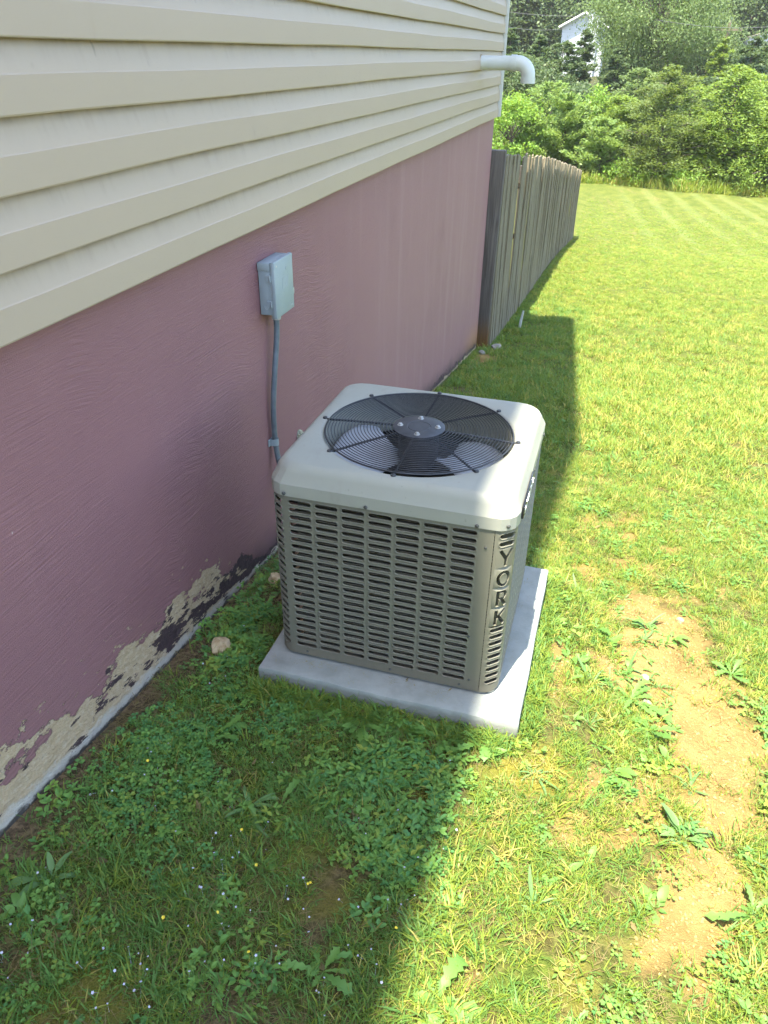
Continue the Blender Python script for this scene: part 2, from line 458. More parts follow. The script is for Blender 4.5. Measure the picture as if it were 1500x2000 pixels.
M['box_grey'] = simple('grey_enamel', (0.245, 0.295, 0.305), (0.275, 0.325, 0.335), 9, 0.42, 0.05, 400)
M['sticker'] = simple('faded_sticker', (0.27, 0.315, 0.32), (0.305, 0.35, 0.355), 60, 0.55)
M['conduit'] = simple('grey_conduit', (0.095, 0.118, 0.130), (0.130, 0.155, 0.168), 30, 0.5, 0.1, 300)
M['fitting'] = simple('fitting_grey', (0.36, 0.36, 0.33), (0.45, 0.45, 0.42), 30, 0.5)
M['pvc'] = simple('white_pvc', (0.50, 0.53, 0.49), (0.56, 0.58, 0.535), 9, 0.32)
M['badge'] = simple('black_badge', (0.012, 0.013, 0.016), None, 10, 0.25)
M['silver'] = simple('silver_letter', (0.62, 0.64, 0.66), None, 10, 0.3, metal=0.6)
M['picket'] = mat_wood('weathered_wood', (0.090, 0.076, 0.050), (0.270, 0.235, 0.165), (0.180, 0.150, 0.090))
M['post'] = mat_wood('weathered_post', (0.070, 0.060, 0.050), (0.180, 0.160, 0.136), (0.105, 0.090, 0.072), True)
M['stone'] = simple('tan_stone', (0.34, 0.235, 0.11), (0.52, 0.42, 0.25), 30, 0.9, 0.5, 120, bdist=0.004)
M['greystone'] = simple('grey_stone', (0.20, 0.185, 0.15), (0.31, 0.285, 0.23), 40, 0.9, 0.5, 150, bdist=0.004)
M['foam'] = simple('old_sealant', (0.24, 0.27, 0.20), (0.42, 0.40, 0.28), 90, 0.9, 0.8, 160, bdist=0.006)
M['hole'] = simple('dark_hole', (0.008, 0.007, 0.007), None, 10, 0.9)
M['bark'] = simple('bark', (0.06, 0.045, 0.034), (0.14, 0.11, 0.085), 12, 0.9, 0.5, 40, bdist=0.03, stretch=(3, 3, 0.6))
M['wire'] = simple('cable', (0.16, 0.16, 0.16), None, 10, 0.6)
M['ground'] = mat_ground()
M['far_wall'] = simple('far_white_siding', (0.44, 0.45, 0.46), (0.50, 0.51, 0.51), 1, 0.6, stretch=(0.2, 0.2, 8))
M['far_roof'] = simple('far_roof', (0.20, 0.17, 0.15), (0.27, 0.24, 0.21), 6, 0.9)
M['window_glass'] = simple('far_window', (0.03, 0.035, 0.04), None, 6, 0.12)

M['crumb'] = simple('soil_crumb', (0.26, 0.165, 0.058), (0.42, 0.30, 0.12), 90, 0.95)
M['grass'] = mat_blade('grass_blade', (0.115, 0.235, 0.052), (0.210, 0.276, 0.034), (0.44, 0.37, 0.105))
M['clover'] = mat_blade('clover_leaf', (0.095, 0.250, 0.075), (0.165, 0.320, 0.065), (0.27, 0.34, 0.055))
M['weed'] = mat_leafy('weed_leaf', (0.105, 0.235, 0.050), (0.165, 0.305, 0.060), (0.28, 0.42, 0.04), 0.33, 0.35)
M['weed_blue'] = mat_leafy('plantain_leaf', (0.100, 0.200, 0.062), (0.150, 0.255, 0.080), (0.24, 0.36, 0.08), 0.3, 0.35)
M['petal_white'] = simple('pale_petal', (0.46, 0.45, 0.52), (0.55, 0.55, 0.58), 50, 0.6)
M['petal_yellow'] = simple('yellow_petal', (0.70, 0.52, 0.03), (0.75, 0.60, 0.05), 50, 0.6)
M['straw'] = mat_blade('dry_straw', (0.14, 0.100, 0.046), (0.24, 0.18, 0.078), (0.34, 0.285, 0.115))


# ------------------------------------------------------------------ terrain function
KY = np.array([-60, -10, -6, -4, -2, 0, 2, 5, 8, 11, 16, 20, 30, 40, 46, 60, 80, 100, 130, 180, 260, 600.0])
KZ = np.array([0.0, -.2, -.5, -.72, -1.045, -1.37, -1.70, -2.2, -2.50, -2.82, -3.42, -3.95, -4.65, -5.2, -5.4, -4.7, -3, -1.5, 1, 5, 10, 20.0])
PAD_O = np.array([1.0944, -1.308, -1.078]); PAD_W = 0.7776; UNIT_YAW = -0.017


def ss(t):
    t = np.clip(t, 0, 1); return t * t * (3 - 2 * t)


def vnoise(x, y, seed=0):
    """smooth value noise 0..1"""
    x = np.asarray(x, float); y = np.asarray(y, float)
    xi = np.floor(x).astype(np.int64); yi = np.floor(y).astype(np.int64); fx = ss(x - xi); fy = ss(y - yi)

    def h(a, b):
        n = (a * 374761393 + b * 668265263 + seed * 982451653) & 0x7fffffff
        n = ((n ^ (n >> 13)) * 1274126177) & 0x7fffffff
        n = n ^ (n >> 16)
        return (n % 100003) / 100003.0
    return (h(xi, yi) * (1 - fx) + h(xi + 1, yi) * fx) * (1 - fy) + (h(xi, yi + 1) * (1 - fx) + h(xi + 1, yi + 1) * fx) * fy


def fbm(x, y, seed=0, oct=4):
    s = 0; a = 0.5; t = 0
    for k in range(oct):
        s = s + a * vnoise(x * 2 ** k, y * 2 ** k, seed + k); t += a; a *= 0.55
    return s / t


def gz(x, y):
    x = np.asarray(x, float); y = np.asarray(y, float)
    b = np.interp(y, KY, KZ) - 0.03 * np.clip(x, 0, 8)
    cx, cy = PAD_O[0] - PAD_W / 2, PAD_O[1] + PAD_W / 2
    d = np.hypot(np.maximum(np.abs(x - cx) - PAD_W / 2, 0), np.maximum(np.abs(y - cy) - PAD_W / 2, 0))
    k = ss(1 - d / 0.33)
    z = b * (1 - k) + (PAD_O[2] - 0.06) * k
    near = ss((14 - y) / 6) * ss((x + 0.02) / 0.1) * (1 - 0.7 * k)
    z = z + near * ((fbm(x * 2.3, y * 2.3, 5) - 0.5) * 0.05 + (fbm(x * 11, y * 11, 9, 3) - 0.5) * 0.018)
    return z


DIRT = np.array([(1.46, -0.19), (1.58, -0.2), (1.62, -0.43), (1.66, -0.69), (1.76, -0.79), (1.76, -1.0), (1.69, -1.27), (1.72, -1.35), (1.62, -1.44), (1.61, -1.66), (1.5, -1.79), (1.53, -1.57), (1.61, -1.3), (1.59, -1.14), (1.52, -1.02), (1.39, -0.8), (1.41, -0.62)])


def poly_sd(px, py, poly):
    """signed distance, negative inside"""
    d = np.full(px.shape, 1e9); ins = np.zeros(px.shape, bool); n = len(poly)
    for i in range(n):
        ax, ay = poly[i]; bx, by = poly[(i + 1) % n]
        ex, ey = bx - ax, by - ay
        t = np.clip(((px - ax) * ex + (py - ay) * ey) / (ex * ex + ey * ey + 1e-12), 0, 1)
        d = np.minimum(d, np.hypot(px - ax - t * ex, py - ay - t * ey))
        c = ((ay > py) != (by > py)) & (px < (bx - ax) * (py - ay) / (by - ay + 1e-12) + ax)
        ins ^= c
    return np.where(ins, -d, d)


def soil_mask(x, y):
    d = poly_sd(x, y, DIRT) - 0.035 + (fbm(x * 9, y * 9, 21, 4) - 0.5) * 0.26 + (fbm(x * 38, y * 38, 23, 3) - 0.5) * 0.12 - 0.015
    m = ss(0.5 - d / 0.10)
    sp = ss((fbm(x * 5.5, y * 5.5, 33, 3) - 0.66) / 0.06) * ss((x - 1.0) / 0.1) * ss((1.0 - y) / 0.5)   # small bare spots in the sunny lawn
    pe = ss(1 - np.hypot((x - 1.17) / 0.12, (y + 0.85) / 0.45)) * ss((fbm(x * 9, y * 9, 41, 3) - 0.42) / 0.15)      # beside the slab
    cor = ss(1 - np.hypot((x - 0.10) / 0.25, (y - 4.4) / 0.8) + (fbm(x * 6, y * 6, 47, 3) - 0.5))
    return np.clip(np.maximum.reduce([m, 0.7 * sp, 0.75 * pe, cor]), 0, 1)


def moss_mask(x, y):
    a = ss(1.25 - np.hypot((x - 1.14) / 0.16, (y + 1.39) / 0.11) - (fbm(x * 12, y * 12, 51, 3) - 0.5) * 1.6)
    b = ss(1.1 - np.hypot((x - 1.35) / 0.10, (y + 0.55) / 0.2) - (fbm(x * 12, y * 12, 53, 3) - 0.5) * 1.6)
    c = ss((fbm(x * 3.1, y * 3.1, 57, 4) - 0.60) / 0.08) * ss((1.5 - y) / 1.0)
    return np.clip(np.maximum.reduce([a, b, 0.7 * c]), 0, 1)


def brown_mask(x, y):
    e = (fbm(x * 7, y * 7, 61, 4) - 0.5)
    a = ss(1 - (x - 0.02 + e * 0.22) / 0.17) * ss((1.0 - y) / 0.6)
    b = ss(1.2 - np.hypot((x - 0.24) / 0.11, (y + 0.78) / 0.28) - e)
    c = ss(1.1 - np.hypot((x - 0.80) / 0.45, (y + 1.345) / 0.05) - e * 1.5)
    d = ss((fbm(x * 4, y * 4, 67, 4) - 0.60) / 0.09) * (x < 1.0)
    return np.clip(np.maximum.reduce([a, b, 0.8 * c, 0.75 * d]), 0, 1)


def build_ground():
    def axis(parts):
        out = []
        for a, b, s in parts: out.append(np.arange(a, b - 1e-6, s))
        return np.unique(np.round(np.concatenate(out), 4))
    xs = axis([(-300, -40, 20), (-40, -4, 3), (-4, -0.2, 0.6), (-0.2, 2.6, 0.028), (2.6, 6, 0.25), (6, 20, 1), (20, 60, 4), (60, 301, 20)])
    ys = axis([(-60, -8, 4), (-8, -2.6, 0.3), (-2.6, 1.4, 0.028), (1.4, 6, 0.12), (6, 20, 0.5), (20, 60, 1.5), (60, 160, 6), (160, 601, 20)])
    X, Y = np.meshgrid(xs, ys); Z = gz(X, Y)
    far = ss((np.abs(X) - 10) / 30) * ss((Y - 20) / 30)
    Z = Z + far * (fbm(X * 0.03, Y * 0.03, 71) - 0.5) * 4
    nx, ny = len(xs), len(ys)
    co = np.stack([X, Y, Z], -1).reshape(-1, 3).astype(np.float32)
    me = bpy.data.meshes.new('lawn')
    i = np.arange(nx * ny).reshape(ny, nx)
    q = np.stack([i[:-1, :-1], i[:-1, 1:], i[1:, 1:], i[1:, :-1]], -1).reshape(-1, 4)
    me.vertices.add(len(co)); me.vertices.foreach_set('co', co.reshape(-1))
    me.loops.add(q.size); me.loops.foreach_set('vertex_index', q.reshape(-1).astype(np.int32))
    me.polygons.add(len(q)); me.polygons.foreach_set('loop_start', np.arange(0, q.size, 4, dtype=np.int32)); me.polygons.foreach_set('loop_total', np.full(len(q), 4, np.int32))
    me.update(calc_edges=True)
    me.polygons.foreach_set('use_smooth', np.ones(len(q), bool))
    for nm, fn in (('soil', soil_mask), ('moss', moss_mask), ('brown', brown_mask)):
        a = me.attributes.new(nm, 'FLOAT', 'POINT'); a.data.foreach_set('value', fn(X.reshape(-1), Y.reshape(-1)).astype(np.float32))
    me.materials.append(M['ground'])
    o = link_mesh('ground', me)
    tag(o, 'sloping lawn ground with bare tan soil patches running down to the trees', None, None, 'structure')


build_ground()

# ------------------------------------------------------------------ the house
CORNER_Y = 4.90; HOUSE_Y0 = -6.9; COURSE = 0.127; EAVE_Z = 4.40; RAKE_X = 0.28; RIDGE_Y = -1.0; RIDGE_Z = 7.80


def build_house():
    root = empty('house', (0, 0, 0))
    tag(root, 'house with beige lap siding above a peeling mauve painted foundation wall', 'house')
    # foundation wall, a real thickness, following below grade
    me = MB(); n = 60
    ys = np.linspace(HOUSE_Y0, CORNER_Y, n)
    me.box((-0.22, HOUSE_Y0, -3.2), (0.0, CORNER_Y, 0.03))
    me.box((-7.5, CORNER_Y - 0.22, -3.2), (-0.22, CORNER_Y, 0.03))
    me.box((-7.5, HOUSE_Y0, -3.2), (-0.22, HOUSE_Y0 + 0.22, 0.03))
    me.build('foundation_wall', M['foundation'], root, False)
    core = MB()
    for (xa, xb) in ((-7.4, 0.006),):
        core.add([(xa, HOUSE_Y0 + 0.02, 0.03), (xb, HOUSE_Y0 + 0.02, 0.03), (xb, CORNER_Y - 0.012, 0.03), (xa, CORNER_Y - 0.012, 0.03), (xa, HOUSE_Y0 + 0.02, EAVE_Z), (xb, HOUSE_Y0 + 0.02, EAVE_Z), (xb, CORNER_Y - 0.012, EAVE_Z), (xa, CORNER_Y - 0.012, EAVE_Z), (xa, RIDGE_Y, RIDGE_Z - 0.1), (xb, RIDGE_Y, RIDGE_Z - 0.1)],
                 [(0, 1, 5, 4), (1, 2, 6, 9, 5), (2, 3, 7, 6), (3, 0, 4, 8, 7)])
    core.build('wall_sheathing', M['siding'], root, False)
    # lap courses: dutch-lap section, each course laid from lengths with visible overlaps
    prof = [(0.0215, 0.001), (0.0365, 0.0), (0.038, 0.0035), (0.0374, 0.030), (0.0360, 0.066), (0.0344, 0.0685), (0.0298, 0.085), (0.0250, 0.103), (0.0205, 0.124), (0.0200, 0.130)]
    joints = {0: [-4.4, 0.98], 1: [-3.1, 1.60], 2: [-5.0, -0.44], 3: [-3.4, 2.9], 4: [-4.7, -1.2, 2.35], 5: [-2.2, 1.25], 6: [-4.0, 3.2]}
    ncourse = int(EAVE_Z / COURSE)
    for k in range(ncourse):
        js = joints.get(k) or [-4.2 + (k * 1.37) % 2.4, (k * 1.91) % 3.4]
        ends = [HOUSE_Y0] + js + [CORNER_Y - 0.022]
        for j in range(len(ends) - 1):
            a, b = ends[j], ends[j + 1] + (0.02 if j < len(ends) - 2 else 0)
            m = max(2, int((b - a) / 0.35)); mb = MB(); vs = []; fs = []
            off = 0.0005 if j % 2 == 0 else 0.0
            for i in range(m + 1):
                yy = a + (b - a) * i / m
                wz = 0.0016 * math.sin(yy * 2.1 + k * 1.7) + 0.0010 * math.sin(yy * 5.3 + k * 2.9)
                wx = 0.0012 * math.sin(yy * 3.3 + k * 0.9)
                for q, (px, pz) in enumerate(prof):
                    vs.append((px + off + wx * (1 if q in (1, 2, 3, 4, 5) else 0.2), yy, k * COURSE + pz + wz * (1 if q < 8 else 0)))
            P = len(prof)
            for i in range(m):
                for q in range(P - 1): fs.append((i * P + q, (i + 1) * P + q, (i + 1) * P + q + 1, i * P + q + 1))
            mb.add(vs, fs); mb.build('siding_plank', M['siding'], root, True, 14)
    cp = MB(); cp.box((0.004, CORNER_Y - 0.020, 0.0), (0.058, CORNER_Y - 0.004, EAVE_Z), 0.002)
    cp.box((-0.09, CORNER_Y - 0.006, 0.0), (0.034, CORNER_Y + 0.014, EAVE_Z), 0.002)
    cp.build('corner_post', M['trim'], root)
    ew = MB(); ew.box((-7.4, CORNER_Y - 0.012, 0.03), (-0.09, CORNER_Y + 0.003, EAVE_Z + 0.0)); ew.build('end_wall', M['siding'], root, False)
    # gable roof: the ridge runs away from the lawn, the rakes overhang this wall
    rf = MB(); th = 0.16
    for (ye, ze) in ((CORNER_Y + 0.15, EAVE_Z - 0.09), (HOUSE_Y0 - 0.15, EAVE_Z - 0.09)):
        xs0, xs1 = -7.7, RAKE_X
        rf.add([(xs0, ye, ze), (xs1, ye, ze), (xs1, RIDGE_Y, RIDGE_Z), (xs0, RIDGE_Y, RIDGE_Z), (xs0, ye, ze + th), (xs1, ye, ze + th), (xs1, RIDGE_Y, RIDGE_Z + th), (xs0, RIDGE_Y, RIDGE_Z + th)],
               [(0, 1, 2, 3), (7, 6, 5, 4), (0, 4, 5, 1), (1, 5, 6, 2), (3, 2, 6, 7), (0, 3, 7, 4)])
    rf.build('roof', M['roof'], root, False)
    rb = MB()
    for (ye, ze) in ((CORNER_Y + 0.15, EAVE_Z - 0.09), (HOUSE_Y0 - 0.15, EAVE_Z - 0.09)):
        rb.add([(RAKE_X + 0.004, ye, ze - 0.02), (RAKE_X + 0.024, ye, ze - 0.02), (RAKE_X + 0.024, RIDGE_Y, RIDGE_Z - 0.02), (RAKE_X + 0.004, RIDGE_Y, RIDGE_Z - 0.02), (RAKE_X + 0.004, ye, ze + th - 0.01), (RAKE_X + 0.024, ye, ze + th - 0.01), (RAKE_X + 0.024, RIDGE_Y, RIDGE_Z + th - 0.01), (RAKE_X + 0.004, RIDGE_Y, RIDGE_Z + th - 0.01)],
               [(0, 1, 2, 3), (7, 6, 5, 4), (0, 4, 5, 1), (1, 5, 6, 2), (0, 3, 7, 4)])
    rb.build('rake_board', M['trim'], root, False)


build_house()


# ------------------------------------------------------------------ concrete pad and air conditioner
def build_pad():
    mb = MB(); mb.box((-PAD_W, 0, -0.085), (0, PAD_W * 0.988, 0), 0.007)
    me = mb.mesh('concrete_pad')
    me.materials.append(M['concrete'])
    bm = bmesh.new(); bm.from_mesh(me)
    bmesh.ops.subdivide_edges(bm, edges=[e for e in bm.edges if e.calc_length() > 0.3], cuts=24, use_grid_fill=True)
    for v in bm.verts:
        n = vnoise(np.array([v.co.x * 18 + v.co.z * 9]), np.array([v.co.y * 18 - v.co.z * 7]), 3)[0] - 0.5
        edge = min(abs(v.co.x), abs(v.co.x + PAD_W), abs(v.co.y), abs(v.co.y - PAD_W)) < 0.012
        v.co.z += n * (0.004 if edge else 0.0008); 
        if edge: v.co.x += n * 0.004; v.co.y += n * 0.003
    bm.to_mesh(me); bm.free()
    me.polygons.foreach_set('use_smooth', [True] * len(me.polygons)); me.set_sharp_from_angle(angle=math.radians(35))
    o = link_mesh('concrete_pad', me); o.location = PAD_O; o.rotation_euler = (0, 0, UNIT_YAW)
    tag(o, 'square grey concrete pad under the air conditioner', 'concrete pad')


build_pad()

UW, UD, UR = 0.663, 0.645, 0.05
LIP, TOPZ = 0.559, 0.6435
ARC = math.pi / 2 * UR
LF, LS = UW - 2 * UR, UD - 2 * UR


def per(s, dep=0.0):
    """point on the cabinet's rounded-square perimeter; s=0 where the front's flat begins at the left; dep>0 goes inward.
    local frame: front at y=-UD/2, centre at origin"""
    tot = 2 * LF + 2 * LS + 4 * ARC; s = s % tot
    hx, hy = UW / 2 - UR, UD / 2 - UR
    segs = [('l', LF, (-hx, -hy - UR), (1, 0), (0, -1)), ('a', ARC, (hx, -hy), -90), ('l', LS, (hx + UR, -hy), (0, 1), (1, 0)), ('a', ARC, (hx, hy), 0),
            ('l', LF, (hx, hy + UR), (-1, 0), (0, 1)), ('a', ARC, (-hx, hy), 90), ('l', LS, (-hx - UR, hy), (0, -1), (-1, 0)), ('a', ARC, (-hx, -hy), 180)]
    for g in segs:
        if s <= g[1] + 1e-9:
            if g[0] == 'l':
                return (g[2][0] + g[3][0] * s - g[4][0] * dep, g[2][1] + g[3][1] * s - g[4][1] * dep)
            a = math.radians(g[3] + 90 * s / g[1]); return (g[2][0] + (UR - dep) * math.cos(a), g[2][1] + (UR - dep) * math.sin(a))
        s -= g[1]
    return per(0, dep)


def strip(mb, s0, s1, z0, z1, dep=0.0):
    n = max(1, int(abs(s1 - s0) / 0.012)); vs = []; fs = []
    for i in range(n + 1):
        p = per(s0 + (s1 - s0) * i / n, dep); vs += [(p[0], p[1], z0), (p[0], p[1], z1)]
    for i in range(n): fs.append((2 * i, 2 * i + 2, 2 * i + 3, 2 * i + 1))
    mb.add(vs, fs)


def slot_cell(mb, s0, s1, z0, z1, w, h, sc=None):
    """a cell of sheet metal with one rounded slot, rolled rim and depth"""
    cs = (s0 + s1) / 2 if sc is None else sc; cz = (z0 + z1) / 2; r = h / 2; a = w / 2 - r
    inner = []; outer = []
    for qi, (sx, sz) in enumerate(((1, 1), (-1, 1), (-1, -1), (1, -1))):
        ang = [0, 22.5, 45, 67.5, 90]
        if qi in (1, 3): ang = ang[::-1]
        for an in ang:
            c, s_ = math.cos(math.radians(an)), math.sin(math.radians(an))
            inner.append((sx, sz, a, c, s_))
            ex = (s1 - cs) if sx > 0 else (cs - s0); ez = (z1 - z0) / 2
            if an == 0: outer.append((cs + sx * ex, cz))
            elif an == 22.5: outer.append((cs + sx * ex, cz + sz * ez * 0.5))
            elif an == 45: outer.append((cs + sx * ex, cz + sz * ez))
            elif an == 67.5: outer.append((cs + sx * (ex + a) / 2, cz + sz * ez))
            else: outer.append((cs + sx * a, cz + sz * ez))
    n = len(inner); vs = []

    def ring(rr, dep):
        for (sx, sz, aa, c, s_) in inner:
            p = per(cs + sx * (aa + rr * c), dep); vs.append((p[0], p[1], cz + sz * rr * s_))
    for (s, z) in outer: p = per(s); vs.append((p[0], p[1], z))
    ring(r + 0.0026, 0.0); ring(r + 0.0012, -0.0010); ring(r, 0.0); ring(r - 0.0002, 0.0030)
    fs = []
    for k in range(4):
        for i in range(n):
            j = (i + 1) % n; fs.append((k * n + i, k * n + j, (k + 1) * n + j, (k + 1) * n + i))
    mb.add(vs, fs)


def stroke(p, q, w):
    p = Vector(p); q = Vector(q); d = (q - p).normalized(); n = Vector((-d.y, d.x)) * w / 2
    return [tuple(p - n), tuple(q - n), tuple(q + n), tuple(p + n)]


def ell(cx, cy, rx, ry, n=20, a0=0, a1=360):
    return [(cx + rx * math.cos(math.radians(a0 + (a1 - a0) * i / n)), cy + ry * math.sin(math.radians(a0 + (a1 - a0) * i / n))) for i in range(n)]


def letter(ch, w=1.0, h=1.0, t=0.2):
    """strokes (solids, holes) of a letter in a w x h box"""
    if ch == 'Y': return [stroke((0.06 * w, h), (0.5 * w, 0.47 * h), t), stroke((0.94 * w, h), (0.5 * w, 0.47 * h), t), stroke((0.5 * w, 0), (0.5 * w, 0.5 * h), t)], []
    if ch == 'O': return [ell(0.5 * w, 0.5 * h, 0.52 * w, 0.5 * h, 28)], [ell(0.5 * w, 0.5 * h, 0.52 * w - t, 0.5 * h - t, 28)]
    if ch == 'R':
        o = [(0.1 * w, 0.42 * h), (0.1 * w, h), (0.62 * w, h)] + ell(0.60 * w, 0.71 * h, 0.34 * w, 0.29 * h, 10, 90, -90) + [(0.60 * w, 0.42 * h)]
        i = [(0.1 * w + t, 0.42 * h + t * 0.8), (0.1 * w + t, h - t * 0.8)] + ell(0.58 * w, 0.71 * h, 0.34 * w - t, 0.29 * h - t * 0.8, 8, 90, -90) + [(0.58 * w, 0.42 * h + t * 0.8)]
        return [o, stroke((0.1 * w + t / 2, 0), (0.1 * w + t / 2, h), t), stroke((0.52 * w, 0.46 * h), (0.88 * w, 0.0), t)], [i]
    return [stroke((0.1 * w + t / 2, 0), (0.1 * w + t / 2, h), t), stroke((0.22 * w, 0.42 * h), (0.90 * w, 0.99 * h), t), stroke((0.44 * w, 0.56 * h), (0.94 * w, 0.0), t)], []


def inside(pt, poly):
    x, y = pt; c = False; n = len(poly)
    for i in range(n):
        ax, ay = poly[i]; bx, by = poly[(i + 1) % n]
        if (ay > y) != (by > y) and x < (bx - ax) * (y - ay) / (by - ay) + ax: c = not c
    return c


def letter_tris(ch, w, h, t, frame=None):
    """triangles inside (frame None) or frame minus the letter, plus cut boundary edges"""
    sol, hol = letter(ch, w, h, t); pts = []; edges = []
    for poly in sol + hol + ([frame] if frame else []):
        b = len(pts); pts += [Vector(p) for p in poly]; edges += [(b + i, b + (i + 1) % len(poly)) for i in range(len(poly))]
    vv, ee, ff, *_ = geometry.delaunay_2d_cdt(pts, edges, [], 0, 1e-6)
    ins = []; out = []
    for f in ff:
        c = sum((vv[i] for i in f), Vector((0, 0))) / len(f)
        isin = any(inside(c, p) for p in sol) and not any(inside(c, p) for p in hol)
        (ins if isin else out).append(f)
    if frame is None: keep = ins
    else: keep = [f for f in out if inside(sum((vv[i] for i in f), Vector((0, 0))) / len(f), frame)]
    cnt = {}
    for f in ins:
        for i in range(len(f)):
            e = (f[i], f[(i + 1) % len(f)]); cnt[e] = 1
    bnd = [e for e in cnt if (e[1], e[0]) not in cnt]
    return vv, keep, bnd


def build_unit():
    c = PAD_O + np.array([-0.4039, 0.0909 + UD / 2, 0.004])
    root = empty('air_conditioner', c, UNIT_YAW)
    tag(root, 'beige outdoor air conditioner unit with louvered sides and round top fan grille', 'air conditioner')
    cab = M['cabinet']
    base = MB(); 
    vs = []; n = 64; tot = 2 * LF + 2 * LS + 4 * ARC
    for (d, z) in ((0.012, 0.0), (0.006, 0.004), (0.004, 0.018), (0.05, 0.019)):
        for i in range(n): p = per(tot * i / n, d); vs.append((p[0], p[1], z))
    fs = [(k * n + i, k * n + (i + 1) % n, (k + 1) * n + (i + 1) % n, (k + 1) * n + i) for k in range(3) for i in range(n)] + [tuple(range(3 * n, 4 * n))]
    base.add(vs, fs); base.build('base_pan', cab, root)
    NR = 22; ZB, ZT = 0.034, LIP - 0.010; PZ = (ZT - ZB) / NR

    def panel(name, cols, s_from, s_to):
        """cols: list of (s0, s1, slotwidth)"""
        mb = MB()
        prev = s_from
        for (a, b, w) in cols:
            if a > prev + 1e-6: strip(mb, prev, a, ZB, ZT)
            for r in range(NR): slot_cell(mb, a, b, ZB + r * PZ, ZB + (r + 1) * PZ, w, 0.0134)
            prev = b
        if s_to > prev + 1e-6: strip(mb, prev, s_to, ZB, ZT)
        strip(mb, s_from, s_to, 0.006, ZB); strip(mb, s_from, s_to, ZT, LIP + 0.006)
        return mb.build(name, cab, root, True, 50)
    # front panel wraps the left corner
    pit = 0.0745; x0 = 0.003
    cols = [(-0.062, -0.006, 0.044)] + [(x0 + i * pit, x0 + (i + 1) * pit, 0.0630) for i in range(7)]
    fp = panel('louvered_panel', cols, -ARC, LF - 0.0005)
    # corner panel with the stamped letters
    cp = MB(); sA, sB = LF + 0.0012, LF + ARC
    sc = LF + 0.037; w_ = 0.045
    rows_s = list(range(0, 9)) + [20, 21]
    strip(cp, sA, sc - 0.028, ZB, ZT); strip(cp, sc + 0.028, sB, ZB, ZT)
    strip(cp, sA, sB, 0.006, ZB); strip(cp, sA, sB, ZT, LIP + 0.006)
    for r in rows_s: slot_cell(cp, sc - 0.028, sc + 0.028, ZB + r * PZ, ZB + (r + 1) * PZ, w_, 0.0140)
    zl0 = ZB + 9 * PZ; zl1 = ZB + 20 * PZ; ph = (zl1 - zl0) / 4
    lh = ph * 0.80; lw = 0.040
    for i, ch in enumerate('YORK'):
        zc = zl1 - (i + 1) * ph
        ox = sc - lw / 2; oz = zc + (ph - lh) / 2
        frame = [(-0.008, -(ph - lh) / 2), (lw + 0.008, -(ph - lh) / 2), (lw + 0.008, lh + (ph - lh) / 2), (-0.008, lh + (ph - lh) / 2)]
        vv, keep, bnd = letter_tris(ch, lw, lh, 0.0098, frame)
        P = [per(ox + v.x) + (oz + v.y,) for v in vv]; Pi = [per(ox + v.x, 0.005) + (oz + v.y,) for v in vv]
        nv = len(vv)
        cp.add(P + Pi, [tuple(f) for f in keep] + [(a, b, b + nv, a + nv) for (a, b) in bnd])
    co = cp.build('corner_panel', cab, root, True, 50)
    co['label'] = 'curved corner panel with stamped letters YORK'
    ns = 7; p2 = LS / ns
    s0 = LF + ARC
    panel('louvered_panel', [(s0 + 0.004 + i * (LS - 0.008) / 7, s0 + 0.004 + (i + 1) * (LS - 0.008) / 7, 0.0630) for i in range(7)], s0, s0 + LS)
    s1 = s0 + LS
    panel('louvered_panel', [(s1 + 0.012, s1 + 0.066, 0.044)] + [(s1 + ARC + 0.004 + i * (LF - 0.008) / 7, s1 + ARC + 0.004 + (i + 1) * (LF - 0.008) / 7, 0.0630) for i in range(7)], s1, s1 + ARC + LF)
    s2 = s1 + ARC + LF
    panel('louvered_panel', [(s2 + 0.012, s2 + 0.066, 0.044)] + [(s2 + ARC + 0.004 + i * (LS - 0.008) / 7, s2 + ARC + 0.004 + (i + 1) * (LS - 0.008) / 7, 0.0630) for i in range(7)], s2, s2 + ARC + LS)
    # coil behind the louvres
    cl = MB(); vs = []; n = 72
    for (d, z) in ((0.034, 0.02), (0.034, LIP - 0.004)):
        for i in range(n): p = per(tot * i / n, d); vs.append((p[0], p[1], z))
    for (d, z) in ((0.058, 0.02), (0.058, LIP - 0.004)):
        for i in range(n): p = per(tot * i / n, min(d, 0.0499) if False else d * 0.85); vs.append((p[0], p[1], z))
    fs = [(i, (i + 1) % n, n + (i + 1) % n, n + i) for i in range(n)] + [(2 * n + i, 3 * n + i, 3 * n + (i + 1) % n, 2 * n + (i + 1) % n) for i in range(n)]
    cl.add(vs, fs); cl.build('coil', M['coil'], root)
    # copper return bends at the left front
    for i in range(20):
        z = 0.05 + i * 0.0245; mb = MB(); pts = []
        for k in range(9):
            a = math.pi * k / 8; pts.append((-UW / 2 + 0.052 + 0.016 * math.cos(a) * (1 if i % 2 else -1) * 1.0, -UD / 2 + 0.030 - 0.012 * math.sin(a), z + 0.020 * (k / 8)))
        mb.tube(pts, 0.0042, 6); mb.build('return_bend', M['copper'], root)
    # ---- top cap
    NA = 128

